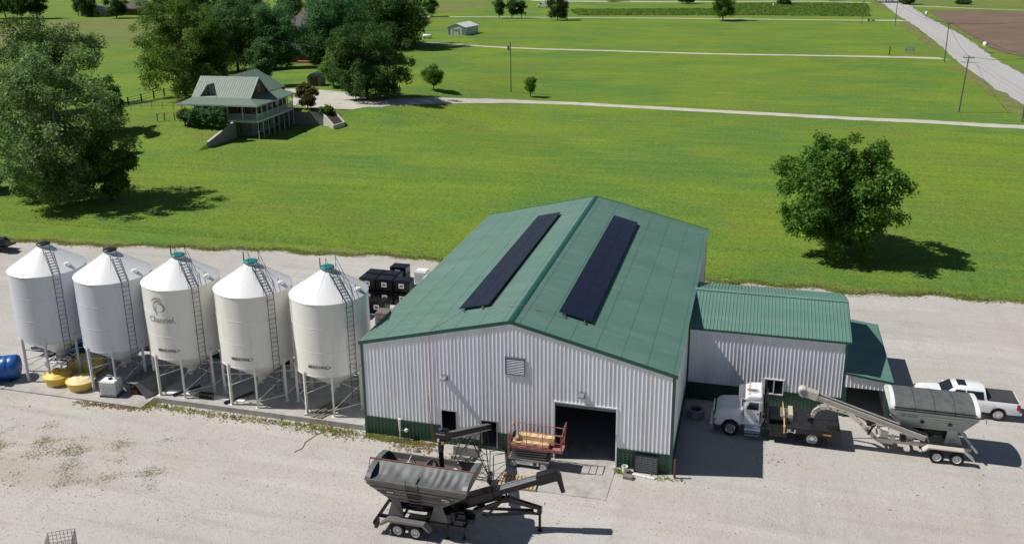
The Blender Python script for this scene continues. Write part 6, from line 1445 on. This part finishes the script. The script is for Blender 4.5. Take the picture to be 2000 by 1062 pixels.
def along(pts, n, spread, r):
    P = np.array(pts, float); seg = np.linalg.norm(np.diff(P, axis=0), axis=1); c = np.r_[0, np.cumsum(seg)]; t = r.uniform(0, c[-1], n)
    t = c[-1]*(t/c[-1]); x = np.interp(t, c, P[:, 0]); y = np.interp(t, c, P[:, 1]); return np.stack([x+r.normal(0, spread, n), y+r.normal(0, spread, n)], 1)
r_ = np.random.default_rng(9)
def in_quad(q, n):
    a, b_, c, d = [np.array(p[:2]) for p in q]; u, v = r_.random(n)[:, None], r_.random(n)[:, None]; return (a*(1-u)+b_*u)*(1-v)+(d*(1-u)+c*u)*v
tuft_field('tall_weeds', 'strip of tall green weeds along the far gravel drive', np.concatenate([in_quad([at(1130, 31), at(1700, 33), at(1690, 20), at(1110, 20)], 9000), in_quad([at(1420, 20), at(1700, 22), at(1690, 8), at(1400, 8)], 4500)]), leafmat('tall_weed', (.09, .17, .03), (.15, .25, .04), (.24, .32, .07), .5), .7, 4, 3)
gp2 = [(-15.3, .1), (-10, .0), (-5, .05), (-.6, .1)]
tuft_field('weeds_at_pad', 'green and dry weeds growing along the bin pad edge', np.concatenate([along([(a, b2-.25) for a, b2 in gp2], 560, .18, r_), along([(-16.0, -.6), (-15.0, -.2)], 320, .3, r_), along([(-4.5, -.4), (-.3, -.5)], 260, .3, r_)]), M_['weed'], .09, 5, 4)
tuft_field('dry_weeds_at_pad', 'dry brown weeds along the bin pad and shop wall', np.concatenate([along([(a, b2-.45) for a, b2 in gp2], 320, .25, r_), along([(-20, -1.05), (-16, -.9)], 260, .18, r_), along([(.1, -.35), (4.6, -.45)], 380, .2, r_), along([(2.2, -.8), (4.6, -1.0)], 160, .3, r_), along([(-15.9, -.3), (-15.2, .1)], 200, .25, r_)]), M_['drygrass'], .09, 6, 4)
tuft_field('weeds_at_shop', 'small green weeds at the foot of the shop front', np.concatenate([along([(.1, -.3), (3.6, -.4)], 420, .15, r_), along([(5.6, -2.0), (7.6, -2.4)], 520, .4, r_), along([(15.3, -.4), (15.9, -.4)], 100, .15, r_), along([(17.2, -.5), (19, -.6)], 50, .15, r_), along([(22.9, 2.9), (24.4, 3.4)], 15, .5, r_)]), M_['weed'], .09, 7, 4)
# weeds in the gravel at lower left, clustered by noise
q = in_quad([(-27, -4), (-9, -3.2), (-7.5, -9.8), (-24, -10.4)], 26000)
f = np.sin(q[:, 0]*.9+1.2)*np.sin(q[:, 1]*1.5+q[:, 0]*.3)+.6*np.sin(q[:, 0]*2.3+q[:, 1])+.5*np.sin(q[:, 1]*3.1-q[:, 0]*1.7); c_ = np.exp(-((q[:, 0]+16.5)/6)**2-((q[:, 1]+6.6+.1*(q[:, 0]+16))/1.9)**2)
q = q[(f+c_*1.5-1.65+r_.normal(0, .75, len(q))) > .25]
tuft_field('gravel_weeds', 'low olive weeds scattered in the gravel at lower left', q, M_['weed'], .05, 8, 2, 1.0)
tuft_field('gravel_dry_weeds', 'low brown weeds scattered in the gravel at lower left', q[::3]+.12, M_['drygrass'], .05, 9, 2, 1.0)
# ragged lawn edge and lawn tufts
E_ = np.array([(c.x, c.y+.55*math.sin(c.x*.9)*math.sin(c.x*.37)) for c in ce]); E_ = E_[(E_[:, 0] > -60) & (E_[:, 0] < 50)]
tuft_field('lawn_edge_grass', 'ragged green grass fringe where lawn meets gravel', along(E_+[0, .35], 9000, .32, r_), M_['weed'], .09, 10, 3, .8)
tuft_field('lawn_edge_dry_grass', 'dry grass fringe where lawn meets gravel', along(E_+[0, .15], 3000, .35, r_), M_['drygrass'], .09, 11, 3, .8)
n_ = 60000; X_ = r_.uniform(-75, 58, n_); Y_ = 32.3+95*r_.random(n_)**1.9
kp = (r_.random(n_) > ss((Y_-45)/75)) & ~((X_ < -45) & (Y_ > 66)) & (Y_ < 112)
tuft_field('lawn_grass_tufts', 'slightly longer grass tufts spread over the near lawn', np.stack([X_, Y_], 1)[kp], leafmat('lawn_blade', (.17, .25, .035), (.25, .34, .05), (.33, .40, .09), .5), .075, 12, 2, 1.8)

# ================================================================== FAR BUILDINGS, POLES, SIGNS
def gable_building(name, label, cat, loc, rz, w_, l_, he, hr_, wall, roofm, parts=True, doors=()):
    t = thing(name, label, cat, loc, rz)
    b = MB(); b.bbox((-w_/2, 0, 0), (w_/2, l_, he)); b.prism([(-w_/2, he), (0, hr_), (w_/2, he)], 0.01, l_-.01); b.build('wall', wall, t)
    sl = (hr_-he)/(w_/2)
    for s in (-1, 1):
        b = MB(); b.prism([(0, hr_+.02), (s*(w_/2+.25), he-.25*sl+.02), (s*(w_/2+.25), he-.25*sl+.12), (0, hr_+.12)], -.25, l_+.25); b.build('roof', roofm, t)
    for nm, x0, x1, z0, z1, m in doors:
        b = MB(); b.bbox((x0, -.05, z0), (x1, -.002, z1)); b.build(nm, m, t)
    return t
cs_ = [at(874, 69), at(909, 70), at(931, 62)]
p = at(891.5, 69.5); w_ = (cs_[1]-cs_[0]).length
M_['creamwall'] = mat('white_garage_siding', (.50, .56, .58), .5, 0, .05, 2); M_['whiteroof'] = mat('white_garage_roof', (.66, .68, .70), .5, 0, .05, 2)
t = gable_building('garage', 'small white metal garage alone in the field with grey door', 'garage', p, math.atan2(cs_[1].y-cs_[0].y, cs_[1].x-cs_[0].x), w_, 10.5, 2.7, 3.9, M_['creamwall'], M_['whiteroof'], doors=[('garage_door', -1.5, 1.2, 0, 2.1, M_['galv']), ('door_light', -.9, .8, 0, 1.2, M_['white'])])
b = MB()
for k in range(9): b.box((-w_/2+.65, -.03, .3+k*.25), (1.1, .03, .05)); b.box((w_/2-.75, -.03, .3+k*.25), (1.2, .03, .05))
o = b.build('siding_rib', M_['greymetal'], t); o['kind'] = 'stuff'
p = at(835, 76); t = thing('propane_tank', 'small white propane tank on the field beside the dark grove', 'tank', p, .1)
b = MB(); b.lathe([(.001, -1.6), (.4, -1.5), (.62, -1.2), (.62, 1.2), (.4, 1.5), (.001, 1.6)], 18, (0, 0, .85), axis='x'); b.build('shell', M_['white'], t, True)
b = MB(); b.box((-.9, 0, .15), (.2, 1, .3)); b.box((.9, 0, .15), (.2, 1, .3)); b.tube((0, 0, 1.4), (0, 0, 1.65), .18, 10); b.build('foot', M_['galv'], t)
# garden shed with gambrel face
p = at(614, 169); t = thing('garden_shed', 'small weathered garden shed with green roof behind the farmhouse', 'shed', p, .15)
b = MB(); G_ = [(-1.25, 0), (-1.45, 1.6), (-.75, 2.35), (0, 2.6), (.75, 2.35), (1.45, 1.6), (1.25, 0)]; b.prism(G_, 0, 3.2); b.build('wall', M_['oldwood'], t)
b = MB()
for k in range(1, 5): (x0, z0), (x1, z1) = G_[k], G_[k+1]; b.quad((x0*1.06, -.15, z0+.06), (x1*1.06, -.15, z1+.06), (x1*1.06, 3.4, z1+.06), (x0*1.06, 3.4, z0+.06))
b.build('roof', M_['gtrim'], t)
for x in (-.45, .45):
    b = MB(); b.bbox((x-.4, -.05, .15), (x+.4, -.003, 1.9)); b.build('door', M_['rust'] if False else M_['bark'], t)
    b = MB(); b.bbox((x-.42, -.07, 1.9), (x+.42, -.01, 1.98)); b.bbox((x-.42, -.07, .1), (x+.42, -.01, .18)); b.build('door_trim', M_['oldwood'], t)
# brick house in the grove
p = at(585, 125); t = thing('brick_house', 'brick house with brown shingle hip roof hidden in the grove', 'house', p, .1)
b = MB(); b.bbox((-9, 4, 0), (9, 16, 3)); b.build('wall', M_['brick'], t)
b = MB(); A = [(-10, 3, 3), (10, 3, 3), (10, 17, 3), (-10, 17, 3), (-4, 10, 7.6), (4, 10, 7.6)]; b.add(A, [(0, 1, 5, 4), (1, 2, 5), (2, 3, 4, 5), (3, 0, 4), (3, 2, 1, 0)]); b.build('roof', M_['shingle'], t)
for x in (-6.5, -2.5, 2.5, 6.5): b = MB(); b.bbox((x-.7, 3.93, 1), (x+.7, 3.99, 2.4)); b.build('window', M_['glass'], t)
b = MB(); b.bbox((-1.2, 1.2, 0), (2.4, 4, .5)); b.bbox((-1.1, 1.3, .5), (-1.0, 1.4, 3)); b.bbox((2.2, 1.3, .5), (2.3, 1.4, 3)); b.build('porch', M_['red'], t)
# second roof showing above the grove
p = at(612, 78); t = thing('shingle_roof_house', 'low house with grey brown shingle roof seen between grove trees', 'house', p, -.1)
b = MB(); b.bbox((-12, 0, 0), (10, 12, 3.2)); b.build('wall', M_['brick'], t)
b = MB(); A = [(-13, -1, 3.2), (11, -1, 3.2), (11, 13, 3.2), (-13, 13, 3.2), (-6, 6, 9.5), (4, 6, 9.5)]; b.add(A, [(0, 1, 5, 4), (1, 2, 5), (2, 3, 4, 5), (3, 0, 4), (3, 2, 1, 0)]); b.build('roof', M_['shingle'], t)
for x in (-8, -3, 2, 6): b = MB(); b.bbox((x-.8, -.06, 1), (x+.8, -.01, 2.4)); b.build('window', M_['glass'], t)
# top left buildings
p = at(262, 30); t = thing('brown_roof_house', 'low house with brown hip roof and pale garage at top left', 'house', p, .05)
b = MB(); b.bbox((-9, 0, 0), (9, 11, 3)); b.build('wall', M_['brick'], t); b = MB(); A = [(-10, -1, 3), (10, -1, 3), (10, 12, 3), (-10, 12, 3), (-4, 5.5, 6.3), (4, 5.5, 6.3)]; b.add(A, [(0, 1, 5, 4), (1, 2, 5), (2, 3, 4, 5), (3, 0, 4), (3, 2, 1, 0)]); b.build('roof', M_['shingle'], t)
b = MB(); b.bbox((-7.5, -.08, 0), (-4, -.01, 2.3)); b.build('garage_door', M_['white'], t); b = MB(); b.bbox((-1, -.08, .9), (.8, -.01, 2.1)); b.build('window', M_['glass'], t)
p = at(183, 33); gable_building('barn', 'dark grey low barn behind trees at top left', 'barn', p, .0, 14, 8, 3, 4.6, M_['block'], M_['greymetal'], doors=[('barn_door', -4, 0, 0, 2.6, M_['dark']), ('barn_window', 2, 3.2, 1, 2, M_['glass'])])
p = at(215, 27); t = thing('white_shed', 'small white shed between barn and house at top left', 'shed', p, .3)
b = MB(); b.bbox((-2.5, 0, 0), (2.5, 4, 2.2)); b.build('wall', M_['greymetal'], t); b = MB(); b.prism([(-2.9, 2.1), (0, 3.4), (2.9, 2.1)], -.3, 4.3); b.build('roof', M_['white'], t)
# van far away
p = at(1061, 15); t = T('parked_van', 'small white van parked by the dark tree at the top', 'van', p)
x_, y_, z_ = p
b = MB(); b.prism([(x_-3, z_+.5), (x_-2.9, z_+1.3), (x_-1.8, z_+1.5), (x_-1.2, z_+2.5), (x_+3, z_+2.6), (x_+3, z_+.5)], y_-1, y_+1); t.p(b, 'body', M_['white'], bevel=.08)
b = MB(); b.prism([(x_-1.75, z_+1.55), (x_-1.2, z_+2.3), (x_-.6, z_+2.3), (x_-.6, z_+1.55)], y_-1.02, y_+1.02); t.p(b, 'window', M_['glass'])
for xx in (x_-1.9, x_+1.9):
    for yy, s in ((y_-.95, -1), (y_+.95, 1)): wheel(t, (xx, yy, z_+.36), .36, .22, s)
# poles
def utility_pole(label, bx_, by_, top, arm=True, group='utility poles along the road', lean=0.0, lamp=None, trans=False, r=.15):
    p = at(bx_, by_); h = height_at(p, top); t = thing('utility_pole', label, 'pole', p, 0, group)
    t.rotation_euler = (0, lean, 0)
    b = MB(); b.tube((0, 0, -.3), (0, 0, h), r, 10, r*.62); b.build('pole', M_['pole'], t)
    if arm:
        b = MB(); b.bar((-.9, 0, h-.35), (.9, 0, h-.35), .09, .12); b.bar((-.45, 0, h-.38), (0, 0, h-.9), .03); b.bar((.45, 0, h-.38), (0, 0, h-.9), .03); b.build('crossarm', M_['pole'], t)
        im = MB(); im.lathe([(.03, 0), (.06, .05), (.04, .10), (.06, .14), (.001, .18)], 8); im = im.mesh('insulator', M_['greymetal'])
        for x in (-.8, .8): inst('insulator', im, t, (x, 0, h-.28))
    if trans:
        b = MB(); b.tube((-.42, 0, h-1.7), (-.42, 0, h-.8), .24, 12); b.build('transformer', M_['greymetal'], t)
    if lamp == 'left':
        b = MB(); b.tube((0, 0, h-.25), (-1.1, -.2, h-.1), .035, 6); b.build('lamp_arm', M_['galv'], t); b = MB(); b.lathe([(.001, .2), (.12, .15), (.26, -.1), (.2, -.14)], 12, (-1.3, -.22, h-.12)); b.build('lamp_head', M_['white'], t, True)
    return t, p, h
P1_ = utility_pole('leaning pole with two crossarms on the grass right of the field', 1872, 220, 109, lean=.05)
t_ = P1_[0]; b = MB(); b.bar((-1.1, 0, P1_[2]-1.15), (1.3, 0, P1_[2]-1.1), .06, .06); b.build('lower_crossarm', M_['pole'], t_)
P2_ = utility_pole('pole at the middle drive entrance beside the road', 1844, 123, 44)
P3_ = utility_pole('pole at the farthest drive entrance beside the road', 1748, 50, -2)
P4_ = utility_pole('pole cut by the right frame edge above the long drive', 1996, 238, 112)
P5_ = utility_pole('thin pole standing in the grass left of the road', 1683, 48, -12, False, r=.12)
P6_ = utility_pole('lone pole with transformer in the middle of the field', 998, 180, 82, False, 'field and yard poles', trans=True, r=.13)
P7_ = utility_pole('grey yard lamp pole beside the dense tree', 759, 192, 107, False, 'field and yard poles', lamp='left', r=.16)
P8_ = utility_pole('pole beside the dark tree at the far drive', 1108, 41, -14, False, 'field and yard poles', r=.14)
P9_ = utility_pole('thin pole rising in front of the leftmost grove trees', 418, 60, -10, False, 'field and yard poles', r=.13)
def wire(p, q, sag, label, r=.03):
    p, q = Vector(p), Vector(q); n = 14; pts = [p.lerp(q, k/n)-Vector((0, 0, sag*4*(k/n)*(1-k/n))) for k in range(n+1)]; b = MB(); b.path(pts, r, 4)
    tag(b.build('power_line', M_['dark']), label, 'wire', 'wires strung between the poles')
top = lambda P, dx=0: (P[1][0]+dx+math.sin(P[0].rotation_euler[1])*P[2], P[1][1], P[1][2]+P[2]-.1)
for dx in (-.8, .8):
    sd2 = 'field side' if dx < 0 else 'road side'; wire(top(P4_, dx), top(P2_, dx), 1.0, sd2+' wire between the frame edge pole and the middle drive pole'); wire(top(P2_, dx), top(P3_, dx), 1.6, sd2+' wire between the two far roadside poles')
wire(top(P6_), (at(440, 115)[0], at(440, 115)[1], 12), 1.4, 'upper wire crossing before the grove', .03) if False else None
wire(top(P1_), top(P4_), .5, 'short wire from the leaning pole to the frame edge pole'); wire(top(P1_), top(P2_), .9, 'wire from the leaning pole to the middle drive pole'); wire(top(P2_), (top(P2_)[0]+34, top(P2_)[1]+40, 8.5), 1.0, 'wire crossing the road above the ploughed field')
wire((at(448, 120)[0], at(448, 120)[1], 8.5), top(P7_), .8, 'thin wire crossing the grove to the lamp pole', .03)
# mailboxes, sign, marker post
def mailbox(label, bx_, by_, s=1.0):
    p = at(bx_, by_); t = thing('mailbox', label, 'mailbox', p, .2, 'roadside mailboxes'); b = MB(); b.box((0, 0, .55), (.12, .12, 1.1)); b.build('post', M_['oldwood'], t)
    b = MB(); b.box((0, 0, 1.25*s), (.5*s, .9*s, .3*s)); b.tube((0, -.45*s, 1.40*s), (0, .45*s, 1.40*s), .25*s, 12); b.build('box', M_['white'], t, True); return t
mailbox('white mailbox on the road shoulder near the ploughed field corner', 1923, 104, 1.8); mailbox('far white mailbox on the shoulder at the field top corner', 1809, 37, 1.7); mailbox('small white sign box by the weedy strip', 1511, 18, 1.5)
p = at(1776, 105); t = thing('yard_sign', 'small blue grey sign on two posts by the middle drive', 'sign', p, 0)
b = MB()
for x in (-1.1, 1.1): b.box((x, .03, .8), (.08, .06, 1.6))
b.build('post', M_['galv'], t); b = MB(); b.box((0, 0, 1.15), (2.1, .05, 1.0)); sg = b.build('board', mat('sign_blue', (.28, .36, .42), .5), t)
b = MB()
for k, wd in enumerate((1.5, 1.7, 1.1)): b.box((0, -.03, 1.42-k*.26), (wd, .01, .10))
b.build('sign_lines', M_['white'], sg)
p = at(1737, 108); b = MB(); b.box((0, 0, 1.1), (.22, .22, 2.2)); b.box((0, 0, 2.23), (.26, .26, .06)); tag(b.build('marker_post', M_['dark'], loc=p), 'dark square post by the middle gravel drive', 'post')
b = MB(); p = at(1697, 42); b.box((0, 0, .5), (1.0, .5, 1.0)); b.box((1.5, 0, .3), (1.2, .4, .6)); tag(b.build('culvert_marker', M_['oldwood'], loc=p), 'small wooden box among low plants by the farthest drive', 'box')
# fences
def fence(label, pts, hgt, posts, rails, m, pr=.07, mesh=False):
    t = thing('fence', label, 'fence', at(*pts[0])); P = [at(*q) for q in pts]; o = P[0]
    seg = [(P[i+1]-P[i]).length for i in range(len(P)-1)]; tot = sum(seg)
    def pt(s):
        for i, l in enumerate(seg):
            if s <= l or i == len(seg)-1: v = P[i].lerp(P[i+1], min(s/l, 1)); return Vector((v.x, v.y, Hf(v.x, v.y)))
            s -= l
    pm = MB(); pm.tube((0, 0, -.2), (0, 0, hgt), pr, 8); pm = pm.mesh('post', m); S = [tot*k/(posts-1) for k in range(posts)]
    for s in S: inst('post', pm, t, pt(s)-o)
    for z in rails:
        for a, c in zip(S[:-1], S[1:]): b = MB(); b.tube(pt(a)-o+Vector((0, 0, z)), pt(c)-o+Vector((0, 0, z)), .035, 6); b.build('rail', m, t)
    return t
fence('dark post and rail fence crossing the lawn left of the farmhouse', [(251, 206), (300, 194), (322, 188), (352, 182)], 1.5, 5, (.5, .9, 1.35), M_['dark'], .13)
fence('thin wire garden fence before the farmhouse lawn', [(256, 214), (305, 214), (345, 214), (362, 213)], 1.3, 6, (1.2, .7), M_['greymetal'], .04)
fence('low rail fence curving beside the porch hedge', [(308, 238), (312, 236), (345, 236), (352, 238)], 1.3, 4, (1.25,), M_['oldwood'], .09)
# loose stones, ruts of bare stone on the gravel
def stones(n, seed):
    r = np.random.default_rng(seed); b = []; 
    x = r.uniform(-30, 44, n); y = r.uniform(-16, 9, n); s = r.uniform(.025, .065, n)*(1+(r.random(n) > .97)*1.2)
    base = np.array([(1, 0, 0), (-.5, .87, 0), (-.5, -.87, 0), (.1, .1, .8)]); V = []; F = []
    a = r.uniform(0, 6.28, n); c, s_ = np.cos(a), np.sin(a)
    for k in range(4): V.append(np.stack([x+(base[k, 0]*c-base[k, 1]*s_)*s, y+(base[k, 0]*s_+base[k, 1]*c)*s*.8, .012+base[k, 2]*s*.7], 1))
    V = np.stack(V, 1).reshape(-1, 3); i = np.arange(n)*4; F = np.concatenate([np.stack([i, i+1, i+3], 1), np.stack([i+1, i+2, i+3], 1), np.stack([i+2, i, i+3], 1)])
    ok = ~((V[F[:, 0], 1] > -.9) & (V[F[:, 0], 0] < 18.6)); F = F[ok]
    me = bpy.data.meshes.new('loose_stones'); me.from_pydata(V.tolist(), [], F.tolist()); me.materials.append(mat('loose_limestone', (.36, .35, .33), .9, 0, .35, 1.5)); o = inst('loose_stones', me); tag(o, 'loose limestone pieces scattered over the gravel yard', 'gravel', kind='stuff')
stones(9000, 5)
print('leaves', LEAFN)
